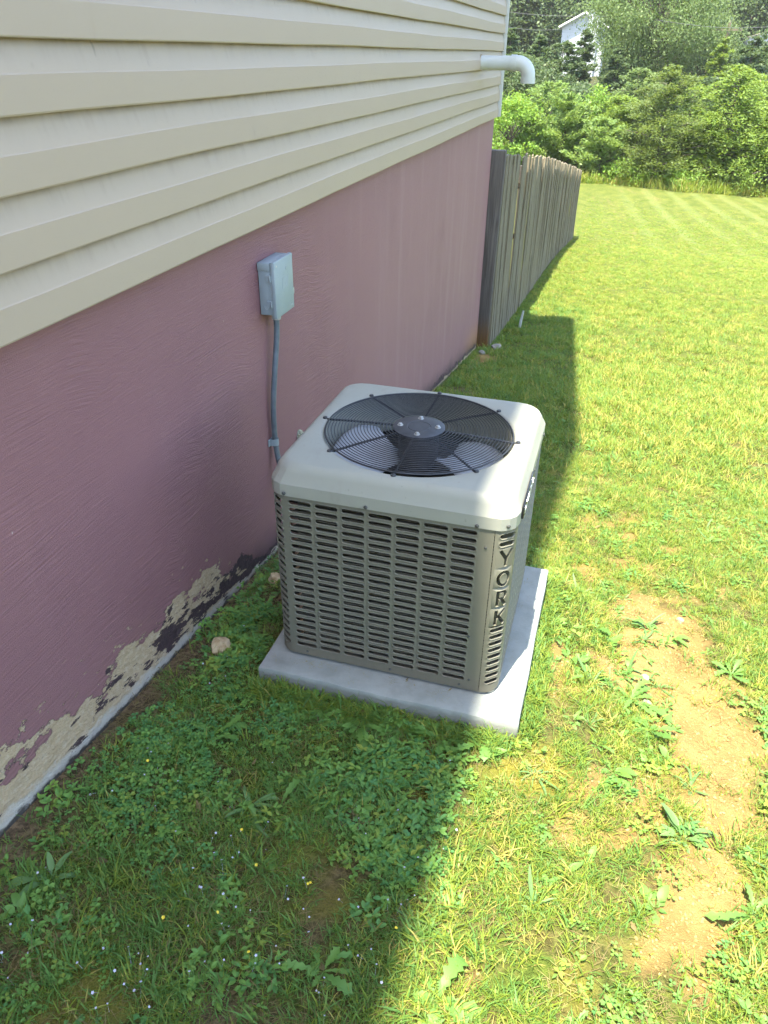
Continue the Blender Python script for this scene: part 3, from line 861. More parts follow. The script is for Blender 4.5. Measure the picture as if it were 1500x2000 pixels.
    def ring_sq(inset, z, rad):
        hx, hy = UW / 2 + 0.004 - inset, UD / 2 + 0.004 - inset; out = []
        r = min(rad, hx, hy)
        for i in range(NA):
            a = 2 * math.pi * i / NA; dx, dy = math.cos(a), math.sin(a)
            # ray to the rounded rectangle
            t = min(hx / abs(dx) if abs(dx) > 1e-9 else 1e9, hy / abs(dy) if abs(dy) > 1e-9 else 1e9)
            px, py = dx * t, dy * t
            cx, cy = hx - r, hy - r
            if abs(px) > cx and abs(py) > cy:
                ccx, ccy = math.copysign(cx, dx), math.copysign(cy, dy)
                b = dx * ccx + dy * ccy; q = ccx * ccx + ccy * ccy - r * r
                t = b + math.sqrt(max(b * b - q, 0)); px, py = dx * t, dy * t
            out.append((px, py, z))
        return out

    def ring_c(r, z): return [(r * math.cos(2 * math.pi * i / NA), r * math.sin(2 * math.pi * i / NA), z) for i in range(NA)]
    prof = [(0.006, -0.002, 0.050), (0.0, -0.002, 0.054), (0.0, 0.0325, 0.054), (0.0105, 0.0555, 0.056)]
    for q in range(1, 9):
        a = math.radians(24 + (90 - 24) * q / 8); prof.append((0.0105 + 0.027 * (math.cos(math.radians(24)) - math.cos(a)) / 0.914, 0.0555 + (TOPZ - LIP - 0.0555) * (math.sin(a) - 0.407) / 0.593, 0.058))
    rings = [ring_sq(i_, LIP + z_, r_) for (i_, z_, r_) in prof] + [ring_sq(0.046, TOPZ + 0.0003, 0.060), ring_c(0.283, TOPZ + 0.0003), ring_c(0.278, TOPZ - 0.001), ring_c(0.273, TOPZ - 0.004), ring_c(0.270, TOPZ - 0.010), ring_c(0.266, TOPZ - 0.03), ring_c(0.262, TOPZ - 0.075), ring_c(0.264, TOPZ - 0.12)]
    vs = [p for r in rings for p in r]
    fs = [(k * NA + i, k * NA + (i + 1) % NA, (k + 1) * NA + (i + 1) % NA, (k + 1) * NA + i) for k in range(len(rings) - 1) for i in range(NA)]
    capb = MB(); capb.add(vs, fs)
    cap = capb.build('top_cap', M['cap'], root, True, 17)
    shelf = MB(); vs = []
    for r_, z in ((0.263, TOPZ - 0.118), (0.30, TOPZ - 0.118)): vs += ring_c(r_, z)
    shelf.add(vs, [(i, (i + 1) % NA, NA + (i + 1) % NA, NA + i) for i in range(NA)]); shelf.build('fan_shroud_flange', M['motor'], root)
    # screws along the lip
    scr = MB(); scr.lathe([(0.0055, 0.0), (0.0055, 0.0025), (0.003, 0.0045), (0.0, 0.0046)], 10); sme = scr.mesh('screw', True, (M['screw'],))
    for (x, y, z, ax) in [(-0.283, 0, LIP + 0.006, 'f'), (-0.055, 0, LIP + 0.004, 'f'), (0.236, 0, LIP + 0.004, 'f'), (0.312, 0, LIP + 0.010, 'f'), (0, -0.24, LIP + 0.010, 'r'), (0, 0.0, LIP + 0.012, 'r'), (0, 0.24, LIP + 0.012, 'r')]:
        o = link_mesh('screw', sme, None, cap)
        if ax == 'f':
            yy = -UD / 2 - 0.004
            if x > 0.28: yy += 0.011
            o.location = (x, yy, z); o.rotation_euler = (math.pi / 2, 0, 0.45 if x > 0.28 else 0)
        else: o.location = (UW / 2 + 0.004, y, z); o.rotation_euler = (0, math.pi / 2, 0)
    for (x, z) in ((-0.24, 0.020), (0.02, 0.020), (0.225, 0.020), (0.240, 0.20), (0.262, 0.50), (0.252, 0.045)):
        o = link_mesh('screw', sme, None, fp); o.location = (x, -UD / 2, z); o.rotation_euler = (math.pi / 2, 0, 0); o.scale = (0.7, 0.7, 0.7)
    # badge on the right of the cap
    bd = MB(); bd.box((UW / 2 + 0.0035, -0.262, LIP + 0.004), (UW / 2 + 0.0105, -0.060, LIP + 0.040), 0.003); b = bd.build('badge', M['badge'], root)
    b['label'] = 'black badge with silver YORK lettering'
    for i, ch in enumerate('YORK'):
        vv, keep, bnd = letter_tris(ch, 0.026, 0.024, 0.006)
        lm = MB(); lm.add([(UW / 2 + 0.0118, -0.215 + i * 0.034 + v.x, LIP + 0.010 + v.y) for v in vv] + [(UW / 2 + 0.010, -0.215 + i * 0.034 + v.x, LIP + 0.010 + v.y) for v in vv],
                          [tuple(f) for f in keep] + [(a, q, q + len(vv), a + len(vv)) for (a, q) in bnd])
        lm.build('badge_letter', M['silver'], b, False)
    em = MB(); em.lathe([(0.0, 0.0018), (0.011, 0.0015), (0.011, 0.0)], 16); e = em.build('badge_emblem', M['silver'], b); e.location = (UW / 2 + 0.0105, -0.238, LIP + 0.022); e.rotation_euler = (0, math.pi / 2, 0)
    # ---- fan guard
    gm = MB(); R0 = 0.268
    gm.tube([(R0 * math.cos(2 * math.pi * i / 96), R0 * math.sin(2 * math.pi * i / 96), TOPZ + 0.002) for i in range(96)], 0.0024, 6, closed=True)
    guard = gm.build('fan_guard', M['black_wire'], root)

    def dome(r): return TOPZ + 0.002 + 0.010 * (1 - (r / R0) ** 2)
    nr = 20
    for i in range(nr):
        r = 0.0835 + (R0 - 0.0085 - 0.0835) * i / (nr - 1); mb = MB()
        mb.tube([(r * math.cos(2 * math.pi * k / 72), r * math.sin(2 * math.pi * k / 72), dome(r)) for k in range(72)], 0.00135, 5, closed=True)
        mb.build('guard_ring', M['black_wire'], guard)
    for k in range(8):
        a = math.radians(45 * k + 1); mb = MB()
        rs = np.linspace(0.066, 0.281, 9)
        mb.tube([(r * math.cos(a), r * math.sin(a), dome(min(r, R0)) - 0.0042) for r in rs], 0.0032, 6)
        mb.lathe([(0.0, 0.0045), (0.006, 0.004), (0.0075, 0.0)], 10, (0.2835 * math.cos(a), 0.2835 * math.sin(a), TOPZ + 0.0005))
        mb.build('spoke', M['black_wire'], guard)
    hp = MB(); hp.lathe([(0.0745, 0.008), (0.0745, 0.0115), (0.072, 0.0125), (0.034, 0.0125), (0.0325, 0.0112), (0.031, 0.0125), (0.0, 0.0125)], 48, (0, 0, TOPZ)); hp.build('hub_plate', M['hub'], guard, True, 30)
    for k in range(4):
        a = math.radians(45 * 0 + 90 * k + 8); bm_ = MB(); cx, cy = 0.054 * math.cos(a), 0.054 * math.sin(a)
        bm_.lathe([(0.0088, 0.0125), (0.0088, 0.0135), (0.0055, 0.0138), (0.0055, 0.018), (0.003, 0.0195), (0.0, 0.0196)], 12, (cx, cy, TOPZ)); bm_.build('bolt', M['zinc'], guard)
    # ---- fan
    fm = MB(); fm.lathe([(0.0, -0.012), (0.052, -0.014), (0.058, -0.022), (0.058, -0.078), (0.050, -0.084), (0.0, -0.085)], 32, (0, 0, TOPZ)); fan = fm.build('fan_motor', M['motor'], root)
    hb = MB(); hb.lathe([(0.0, -0.086), (0.045, -0.088), (0.05, -0.105), (0.0, -0.106)], 24, (0, 0, TOPZ)); hb.build('fan_hub', M['motor'], fan)
    for a0 in (6, 186):
        vs = []; fs = []; nu, nv_ = 14, 10
        for i in range(nu + 1):
            u = i / nu; r = 0.052 + 0.200 * u
            half = math.radians(20 + 32 * math.sin(min(1, u * 1.15) * math.pi * 0.5) - 8 * max(0, u - 0.8) / 0.2)
            for j in range(nv_ + 1):
                w = j / nv_ * 2 - 1; a = math.radians(a0) + w * half + 0.15 * u
                z = TOPZ - 0.092 - 0.024 * w * (0.45 + 0.55 * u) + 0.010 * (1 - w * w)
                vs.append((r * math.cos(a), r * math.sin(a), z))
        for i in range(nu):
            for j in range(nv_): q = i * (nv_ + 1) + j; fs.append((q, q + nv_ + 1, q + nv_ + 2, q + 1))
        bl = MB(); bl.add(vs, fs); o = bl.build('fan_blade', M['blade'], fan)
        md = o.modifiers.new('t', 'SOLIDIFY'); md.thickness = 0.0016
    fl = MB(); vs = [per(tot * i / 48, 0.05) + (0.024,) for i in range(48)]; fl.add(vs, [tuple(range(48))]); fl.build('inner_floor', M['motor'], root, False)


build_unit()


# ------------------------------------------------------------------ disconnect box, conduit, vent pipe, sealant
def build_wall_things():
    root = empty('disconnect_box', (0.0, -0.335, -0.21))
    tag(root, 'small grey metal electrical disconnect box mounted on the mauve wall', 'electrical box')
    w, h, d = 0.160, 0.178, 0.062
    b = MB(); b.box((0.002, -w / 2 + 0.003, -h / 2), (d - 0.012, w / 2 - 0.003, h / 2 - 0.004), 0.003); body = b.build('box_body', M['box_grey'], root)
    t = MB(); t.box((0.002, -w / 2 - 0.002, h / 2 - 0.026), (d - 0.014, w / 2 + 0.002, h / 2 + 0.001), 0.003); t.build('top_hood', M['box_grey'], root)
    c = MB(); c.box((d - 0.0115, -w / 2 - 0.004, -h / 2 - 0.010), (d + 0.004, w / 2 + 0.002, h / 2 + 0.005), 0.004); cv = c.build('cover', M['box_grey'], root)
    for z in (0.040, -0.048):
        g = MB(); g.tube([(d - 0.0135, -w / 2 - 0.0055, z - 0.011), (d - 0.0135, -w / 2 - 0.0055, z + 0.011)], 0.0036, 8)
        g.box((d - 0.030, -w / 2 - 0.0035, z - 0.010), (d - 0.014, -w / 2 + 0.004, z + 0.010)); g.build('hinge', M['box_grey'], root)
    l = MB(); l.box((d - 0.006, w / 2 + 0.0015, -0.055), (d - 0.001, w / 2 + 0.020, -0.033), 0.002); l.build('latch_tab', M['fitting'], root)
    k = MB(); k.lathe([(0.0105, 0.0), (0.0105, 0.0014), (0.009, 0.0016), (0.0088, 0.0006), (0.0, 0.0006)], 20); ko = k.build('knockout', M['box_grey'], body); ko.location = (0.028, -w / 2 + 0.0030, -0.060); ko.rotation_euler = (math.pi / 2, 0, 0)
    for (y, z) in ((0.02, 0.055),):
        e = MB(); e.lathe([(0.0, 0.0015), (0.006, 0.0012), (0.0065, 0.0)], 14); eo = e.build('rivet', M['box_grey'], cv); eo.location = (d + 0.004, y, z); eo.rotation_euler = (0, math.pi / 2, 0)
    for z_ in (h / 2 - 0.012,):
        lb = MB(); lb.box((d + 0.0042, -0.020, -0.010), (d + 0.0048, 0.032, 0.030)); lb.build('faded_sticker', M['sticker'], cv, False)
    for (yy_, zz_) in ((-0.066, 0.078), (0.062, -0.086)):
        sc_ = MB(); sc_.lathe([(0.0, 0.0016), (0.0032, 0.0012), (0.0036, 0.0)], 10); o_ = sc_.build('screw', M['zinc'], cv); o_.location = (d + 0.004, yy_, zz_); o_.rotation_euler = (0, math.pi / 2, 0)
    # conduit
    rt = empty('flexible_conduit', (0.03, -0.345, -0.31))
    tag(rt, 'grey ribbed flexible conduit running from the wall box down behind the unit', 'conduit')
    key = [(0.032, -0.347, -0.318), (0.030, -0.352, -0.40), (0.024, -0.375, -0.52), (0.019, -0.395, -0.64), (0.017, -0.398, -0.74), (0.020, -0.400, -0.81), (0.034, -0.408, -0.88), (0.075, -0.425, -0.955), (0.15, -0.45, -1.01), (0.26, -0.49, -1.03), (0.37, -0.54, -1.03)]
    pts = []; m = len(key)
    for i in range(m - 1):
        p0, p1, p2, p3 = [Vector(key[min(max(i + q, 0), m - 1)]) for q in (-1, 0, 1, 2)]
        seg = max(6, int((p2 - p1).length / 0.004))
        for s in range(seg):
            u = s / seg; pts.append(0.5 * ((2 * p1) + (p2 - p0) * u + (2 * p0 - 5 * p1 + 4 * p2 - p3) * u * u + (3 * p1 - p0 - 3 * p2 + p3) * u ** 3) - Vector(rt.location))
    rad = [0.0106 + (0.0006 if i % 2 else -0.0006) for i in range(len(pts))]
    cb = MB(); cb.tube(pts, rad, 12); cb.build('conduit_hose', M['conduit'], rt, True, 60)
    f = MB(); f.lathe([(0.0115, -0.022), (0.0165, -0.022), (0.0175, -0.017), (0.0175, -0.006), (0.0150, -0.004), (0.0150, 0.014), (0.0, 0.014)], 8, (0.002, -0.002, 0.002)); f.build('connector', M['fitting'], rt, False)
    st = MB(); vs = []; fs = []
    for i in range(9):
        a = math.pi * i / 8
        for zz in (0.0, 0.028): vs.append((-0.03 + 0.004 + 0.0285 * math.sin(a) + (0.0), -0.055 - 0.0165 * math.cos(a), -0.498 + zz - 0.0))
    for i in range(8): fs.append((2 * i, 2 * i + 2, 2 * i + 3, 2 * i + 1))
    st.add(vs, fs); st.box((-0.0285, -0.050 - 0.034, -0.4975), (-0.0255, -0.060 + 0.026, -0.4705)); so = st.build('strap', M['box_grey'], rt, True, 40)
    # vent pipe
    pr = empty('vent_pipe', (0.0, 3.75, 0.428))
    tag(pr, 'white plastic vent pipe with a downturned elbow sticking out of the siding', 'vent pipe')
    p = MB(); p.tube([(0.005, 0, 0), (0.15, 0, 0.001), (0.285, 0, 0.002)], 0.0475, 28); p.build('pipe', M['pvc'], pr)
    e = MB(); pts = [(0.262, 0, 0.002), (0.310, 0, 0.002)]
    for i in range(1, 9):
        a = math.pi / 2 * i / 8; pts.append((0.310 + 0.085 * math.sin(a), 0, 0.002 - 0.085 * (1 - math.cos(a))))
    pts.append((0.395, 0, -0.125))
    e.tube(pts, 0.0505, 28); el = e.build('elbow', M['pvc'], pr)
    for (pp, r_) in (([(0.260, 0, 0.002), (0.300, 0, 0.002)], 0.0545), ([(0.395, 0, -0.090), (0.395, 0, -0.128)], 0.0545)):
        c_ = MB(); c_.tube(pp, r_, 28); c_.build('elbow_collar', M['pvc'], el)
    ck = MB(); ck.lathe([(0.049, 0.0), (0.054, 0.006), (0.0555, 0.0)], 28); cko = ck.build('caulk_ring', M['stone'], pr); cko.rotation_euler = (0, math.pi / 2, 0); cko.location = (0.030, 0, 0)
    # pipe hole with crumbling sealant behind the unit
    rs = empty('sealed_pipe_hole', (0.0, -0.118, -0.91)); tag(rs, 'crumbling greenish sealant plug over a dark hole in the mauve wall', 'sealant')
    hmb = MB(); hmb.lathe([(0.0, 0.003), (0.030, 0.003), (0.034, 0.0)], 20); ho = hmb.build('hole_rim', M['hole'], rs); ho.rotation_euler = (0, math.pi / 2, 0); ho.location = (0.001, 0.0, -0.038)
    bm = bmesh.new(); bmesh.ops.create_icosphere(bm, subdivisions=3, radius=0.030)
    for v in bm.verts:
        k = 1 + 0.5 * (random.random() - 0.5); v.co = Vector((v.co.x * 0.5 * k, v.co.y * 0.95 * k, v.co.z * 1.0 * k))
    me = bpy.data.meshes.new('sealant'); bm.to_mesh(me); bm.free(); so_ = link_mesh('sealant_lump', me, M['foam'], rs); so_.location = (0.003, 0.004, 0.004)
    ls = MB(); ls.tube([(0.0, 0, -0.04), (0.06, -0.01, -0.06), (0.14, -0.03, -0.10), (0.27, -0.06, -0.11)], 0.016, 10); ls.build('line_set', M['motor'], rs)


build_wall_things()


# ------------------------------------------------------------------ fence
def build_fence():
    fx = lambda y: 0.105 + (y - 5.2) * 0.0102 + 0.02 * math.sin((y - 5) * 0.55)
    root = empty('wooden_fence', (0.1, 5.2, float(gz(0.1, 5.2))))
    base = Vector(root.location)
    tag(root, 'weathered grey wooden picket fence continuing from the house corner', 'fence')
    ps = MB(); g = float(gz(0.05, 5.04))
    ps.box((-0.14, 0, 0.0), (0.008, 0.10, 1.98), 0.004)
    po = ps.build('post', M['post'], root); po.location = Vector((0.088, 4.985, g - 0.06)) - base; po.rotation_euler = (0.0, 0.012, 0.0)
    po['label'] = 'dark weathered end post with orange brown foot'
    y = 5.075; i = 0; rr = random.Random(4)
    protos = []
    for k in range(10):
        mb = MB(); w = 0.138; n = 9; vs = []; fs = []
        h = 1.88 + rr.uniform(-0.010, 0.010); bow = rr.uniform(-0.012, 0.012); tw = rr.uniform(-0.012, 0.012); lean = rr.uniform(-0.008, 0.008)
        for s in range(n + 1):
            t = s / n; z = h * t
            ex = bow * math.sin(math.pi * t); wv = tw * t
            cut = 0.02 if s == n else 0.0
            for (a, b) in ((0, 0), (0, w), (0.018, w), (0.018, 0)):
                bb = b + (cut if b == 0 else -cut)
                vs.append((a + ex + wv * (b / w - 0.5), bb + lean * t + 0.003 * math.sin(5 * t + k), z - (rr.uniform(0, 0.012) if s == n else 0)))
        for s in range(n):
            for q in range(4): fs.append((s * 4 + q, s * 4 + (q + 1) % 4, (s + 1) * 4 + (q + 1) % 4, (s + 1) * 4 + q))
        fs.append((n * 4, n * 4 + 1, n * 4 + 2, n * 4 + 3)); mb.add(vs, fs); protos.append(mb.mesh('picket', False, (M['picket'],)))
    while y < 20.2:
        o = link_mesh('picket', protos[rr.randrange(10)], None, root)
        gg = float(gz(0.15, y + 0.07)); o.location = Vector((fx(y) + rr.uniform(-0.006, 0.008), y, gg + 0.012 + rr.uniform(-0.008, 0.008))) - base
        o.rotation_euler = (rr.uniform(-0.012, 0.012), rr.uniform(-0.010, 0.010), rr.uniform(-0.045, 0.045) - 0.010)
        o.scale = (1, 1, 1.0 - 0.07 * min(1, (y - 5) / 15))
        y += 0.138 + rr.choice((-0.006, -0.004, -0.002, 0.001, 0.004)); i += 1
    for k in range(6):
        ya = 5.1 + k * 2.5; yb = ya + 2.5
        for hh in (0.35, 1.0, 1.55):
            r_ = MB(); za, zb = float(gz(0.1, ya)) + hh, float(gz(0.1, yb)) + hh
            r_.tube([(fx(ya) - 0.035, ya, za), (fx(yb) - 0.035, yb, zb)], 0.030, 4); o = r_.build('rail', M['post'], root, False); o.location = -base
        p2 = MB(); gb = float(gz(0.0, yb)); p2.box((-0.045, -0.045, -0.2), (0.045, 0.045, 1.75)); o = p2.build('post', M['post'], root, False); o.location = Vector((fx(yb) - 0.115, yb, gb)) - base
    # a strip of pale broken wood leaning at the fence foot
    st = MB(); st.tube([(0.0, 0.0, 0.0), (0.006, 0.02, 0.10), (0.022, 0.03, 0.21)], [0.016, 0.017, 0.012], 5)
    so = st.build('wood_stake', M['fitting'], None, False); so.location = (0.315, 6.20, float(gz(0.315, 6.2)) - 0.01)
    tag(so, 'short pale stake standing in the grass beside the fence', 'stake')


build_fence()


# ------------------------------------------------------------------ vegetation: foliage meshes
def leaf_quads(Cn, D, Nm, L, Wd):
    """rhombus leaves: centre, long direction, normal, length, width"""
    D = D / np.linalg.norm(D, axis=1, keepdims=True)
    S = np.cross(D, Nm); S /= (np.linalg.norm(S, axis=1, keepdims=True) + 1e-9)
    L = L[:, None] / 2; Wd = Wd[:, None] / 2
    return np.stack([Cn - D * L, Cn + S * Wd, Cn + D * L, Cn - S * Wd], 1)


def rnd_dir(n, rng):
    v = rng.normal(size=(n, 3)); return v / np.linalg.norm(v, axis=1, keepdims=True)


def tree_trunk(root, h, r, limbs, rng, mat):
    mb = MB(); n = 7
    pts = [(0.04 * h * math.sin(2.1 * i / n) * rng.uniform(-0.3, 0.3), 0.02 * h * rng.uniform(-0.3, 0.3), h * 0.92 * i / n - 0.4 * (i == 0)) for i in range(n + 1)]
    mb.tube(pts, [r * (1 - 0.85 * i / n) for i in range(n + 1)], 7)
    for (a, b, rr) in limbs: mb.tube([a, (Vector(a) + Vector(b)) / 2 + Vector((0, 0, 0.05 * h * rng.uniform(-0.3, 0.6))), b], [rr, rr * 0.7, rr * 0.25], 4, False)
    mb.build('trunk', M['bark'], root)


def conifer(pos, h, r, mat, seed, n_br=90, per_br=150, leaf=0.22, rise=0.25, droop=0.15, label='', group=None, name='conifer_tree', start=0.05, power=0.75, fluff=0.12):
    rng = np.random.default_rng(seed)
    root = empty(name, pos, rng.uniform(0, 6)); tag(root, label, 'tree', group)
    t = start + (1 - start) * (np.arange(n_br) + rng.uniform(0, 1, n_br)) / n_br
    az = rng.uniform(0, 2 * np.pi, n_br) + 2.4 * np.arange(n_br)
    ln = r * ((1 - t) ** (power * 0.85) + 0.04) * rng.uniform(0.42, 1.3, n_br)
    limbs = []; Cs = []; Ds = []
    for i in range(n_br):
        m = max(8, int(per_br * (0.35 + ln[i] / r)))
        u = rng.uniform(0.12, 1, m) ** 0.75
        dx = np.array([math.cos(az[i]), math.sin(az[i]), 0])
        zc = t[i] * h * 0.97 + rise * ln[i] * u - droop * ln[i] * u * u * 1.6
        P = dx[None] * (u * ln[i])[:, None]; P[:, 2] += zc
        side = np.array([-dx[1], dx[0], 0])
        sp = fluff * ln[i] * (1.25 - u) + 0.05
        P += side[None] * (rng.normal(size=m) * sp * 1.5)[:, None] + np.array([0, 0, 1])[None] * (rng.normal(size=m) * sp * 0.55)[:, None]
        Cs.append(P); Ds.append(dx[None] + side[None] * rng.normal(size=(m, 1)) * 0.7 + np.array([0, 0, 1])[None] * (rise - droop * u * 1.5 + rng.normal(size=m) * 0.35)[:, None])
        if i % 3 == 0: limbs.append(((0, 0, t[i] * h * 0.97), tuple(dx * ln[i] * 0.8 + np.array([0, 0, t[i] * h * 0.97 + (rise - droop) * ln[i] * 0.8])), 0.012 * h * (1 - t[i]) + 0.01))
    Cn = np.concatenate(Cs); D = np.concatenate(Ds); n = len(Cn)
    Nm = rnd_dir(n, rng) * 0.7 + np.array([0, 0, 0.8])
    L = leaf * rng.uniform(0.6, 1.5, n); V = leaf_quads(Cn, D, Nm, L, L * rng.uniform(0.35, 0.6, n))
    link_mesh('crown', quads_mesh('crown', V, mat), None, root)
    tree_trunk(root, h, 0.018 * h + 0.02, limbs, rng, None)
    return root


def leafy(pos, h, r, mat, seed, n_cl=70, per_cl=150, leaf=0.22, label='', group=None, name='leafy_tree', low=0.1, csz=0.28, up=0.0):
    rng = np.random.default_rng(seed)
    root = empty(name, pos, rng.uniform(0, 6)); tag(root, label, 'tree', group)
    d = rnd_dir(n_cl, rng); rad = rng.uniform(0.35, 1.0, n_cl) ** 0.5
    cz = h * (low + 1) / 2; rz = h * (1 - low) / 2
    cc = d * rad[:, None] * np.array([r, r, rz])[None]
    taper = 1 - 0.35 * np.clip(cc[:, 2] / rz, -0.4, 1); cc[:, :2] *= taper[:, None]
    cc[:, 2] += cz
    limbs = [((0, 0, min(h * 0.8, max(0.1, p[2] * 0.6))), tuple(p), 0.008 * h) for p in cc[::3]]
    Cs = []; Nn = []
    for p in cc:
        s = csz * r * rng.uniform(0.6, 1.3); q = rng.normal(size=(per_cl, 3)) * np.array([s, s, s * 0.62])[None] * 0.75
        Cs.append(p[None] + q); Nn.append(q / (np.linalg.norm(q, axis=1, keepdims=True) + 1e-6) * 0.5)
    Cn = np.concatenate(Cs); n = len(Cn); Nm = np.concatenate(Nn) + rnd_dir(n, rng) * 0.6 + np.array([0, 0, 0.5])
    D = rnd_dir(n, rng) + np.array([0, 0, up]); L = leaf * rng.uniform(0.6, 1.5, n)
    link_mesh('crown', quads_mesh('crown', leaf_quads(Cn, D, Nm, L, L * rng.uniform(0.5, 0.85, n)), mat), None, root)
    tree_trunk(root, h * 0.85, 0.016 * h + 0.02, limbs, rng, None)
    return root


def px_to(px, py, y):
    """point at depth y seen at photo pixel (used once to lay out the tree line)"""
    cy, sy, cp, sp = math.cos(YAW), math.sin(YAW), math.cos(PITCH), math.sin(PITCH)
    f = Vector((sy * cp, cy * cp, sp)); r = Vector((cy, -sy, 0)); u = r.cross(f)
    c, s = math.cos(ROLL), math.sin(ROLL); r2 = r * c + u * s; u2 = u * c - r * s
    d = r2 * ((px - 750) / F_PX) - u2 * ((py - 1000) / F_PX) + f
    return CAM_POS + d * ((y - CAM_POS.y) / d.y)


L_ = {}
L_['bright'] = mat_leafy('bright_leaf', (0.123, 0.244, 0.036), (0.226, 0.371, 0.054), (0.426, 0.480, 0.059), 0.45)
L_['young_pine'] = mat_leafy('young_pine_needles', (0.119, 0.203, 0.056), (0.216, 0.308, 0.084), (0.368, 0.480, 0.090), 0.45)
L_['cedar'] = mat_leafy('cedar_scales', (0.085, 0.132, 0.036), (0.166, 0.216, 0.060), (0.268, 0.335, 0.054), 0.45)
L_['feather'] = mat_leafy('feathery_foliage', (0.115, 0.194, 0.038), (0.217, 0.311, 0.061), (0.370, 0.459, 0.050), 0.45)
L_['dark'] = mat_leafy('dark_evergreen', (0.063, 0.107, 0.046), (0.117, 0.164, 0.071), (0.169, 0.234, 0.071), 0.45)
L_['pale'] = mat_leafy('pale_pine', (0.102, 0.162, 0.052), (0.185, 0.256, 0.087), (0.267, 0.353, 0.091), 0.45)
L_['wood'] = mat_leafy('woodland_leaf', (0.068, 0.112, 0.046), (0.123, 0.172, 0.068), (0.185, 0.251, 0.071), 0.45)


def build_trees():
    G = 'trees beyond the lawn'

    def T(kind, px, top, y, wpx, mat, seed, label, **kw):
        p = px_to(px, top, y); g = float(gz(p.x, y)); h = p.z - g
        a = px_to(px - wpx / 2, 300, y); b = px_to(px + wpx / 2, 300, y); r = (b - a).length / 2 * 1.25
        fn = conifer if kind == 'c' else leafy
        fn((p.x, y, g), h, r, L_[mat], seed, label=label, group=G, **kw)
    # first row, at the edge of the lawn
    T('l', 1008, 165, 42.5, 90, 'bright', 11, 'bright yellow green leafy sapling just below the vent pipe elbow', leaf=0.124, n_cl=60, per_cl=119, low=0.02)
    T('c', 1045, 225, 43.0, 80, 'young_pine', 12, 'small young pine between the bright sapling and the fence end', leaf=0.136, rise=0.7, droop=0.1, n_br=60, power=0.6)
    T('c', 1110, 190, 44.0, 110, 'young_pine', 13, 'young pine with upright pale candles right above the fence end', leaf=0.149, rise=0.9, droop=0.1, n_br=70, power=0.55)
    T('l', 1165, 172, 47.0, 80, 'bright', 14, 'light green leafy tree behind the young pines', leaf=0.124, n_cl=50, low=0.05)
    T('c', 1185, 235, 42.6, 110, 'young_pine', 15, 'short rounded young pine left of the dark cedar', leaf=0.136, rise=0.6, droop=0.1, n_br=64, power=0.45)
    T('c', 1318, 122, 43.0, 175, 'cedar', 16, 'tall olive green cedar with a broad cone at the lawn edge', leaf=0.124, rise=0.55, droop=0.25, n_br=130, per_br=170, power=0.62, start=0.02)
    T('c', 1250, 240, 44.5, 100, 'cedar', 17, 'small cedar tucked against the left of the tall cedar', leaf=0.124, rise=0.5, droop=0.2, n_br=70, power=0.6)
    T('c', 1452, 120, 43.4, 210, 'feather', 18, 'tall feathery yellow green conifer with drooping sprays at the right', leaf=0.130, rise=0.35, droop=0.40, n_br=140, per_br=180, power=0.5, start=0.02, fluff=0.10)
    T('c', 1392, 215, 42.8, 120, 'feather', 19, 'smaller feathery conifer between the cedar and the tall feathery one', leaf=0.124, rise=0.35, droop=0.38, n_br=90, power=0.5, fluff=0.10)
    T('c', 1540, 185, 42.6, 170, 'feather', 20, 'feathery conifer cut off by the right edge of the picture', leaf=0.130, rise=0.35, droop=0.4, n_br=100, power=0.5, fluff=0.10)
    T('c', 1075, 160, 46.5, 110, 'young_pine', 23, 'taller young pine behind the bright sapling', leaf=0.13, rise=0.7, droop=0.1, n_br=80, power=0.5)
    T('c', 1140, 205, 45.5, 100, 'feather', 24, 'soft yellow green conifer between the young pines', leaf=0.13, rise=0.5, droop=0.3, n_br=80, power=0.45)
    T('c', 1215, 185, 46.5, 120, 'feather', 25, 'soft conifer left of the tall olive cedar', leaf=0.13, rise=0.5, droop=0.3, n_br=90, power=0.45)
    T('c', 1270, 165, 47.5, 120, 'cedar', 26, 'cedar half hidden behind the tall olive cedar', leaf=0.13, rise=0.5, droop=0.25, n_br=90, power=0.5)
    T('c', 1360, 160, 47.0, 130, 'feather', 27, 'feathery conifer behind the right shoulder of the olive cedar', leaf=0.13, rise=0.4, droop=0.35, n_br=90, power=0.45)
    T('c', 1500, 140, 46.0, 150, 'feather', 28, 'tall feathery conifer close to the right edge of the picture', leaf=0.13, rise=0.4, droop=0.35, n_br=110, power=0.45)
    T('l', 1225, 318, 42.2, 90, 'bright', 21, 'low bright shrub at the foot of the young pines', leaf=0.099, n_cl=36, per_cl=102, low=0.0, name='shrub')
    T('l', 1330, 335, 42.0, 70, 'bright', 22, 'low broad leaved shrub at the foot of the tall cedar', leaf=0.112, n_cl=30, per_cl=102, low=0.0, name='shrub')
    # second row
    T('c', 1000, 50, 58, 110, 'dark', 31, 'dark evergreen rising behind the house corner', leaf=0.174, rise=0.5, droop=0.2, n_br=110, power=0.6)
    T('c', 1055, 62, 60, 72, 'dark', 32, 'dark pointed evergreen left of the far white house', leaf=0.174, rise=0.5, droop=0.2, n_br=110, power=0.6)
    T('c', 1146, 52, 62, 70, 'dark', 33, 'dark pointed evergreen standing in front of the far white house', leaf=0.174, rise=0.5, droop=0.2, n_br=110, power=0.65)
    T('c', 1210, 92, 61, 80, 'dark', 34, 'dark evergreen right of the far white house', leaf=0.174, rise=0.5, droop=0.2, n_br=100, power=0.6)
    T('c', 1250, 130, 56, 120, 'pale', 35, 'pale pine below the big pale pine', leaf=0.161, rise=0.4, droop=0.2, n_br=90, power=0.5)
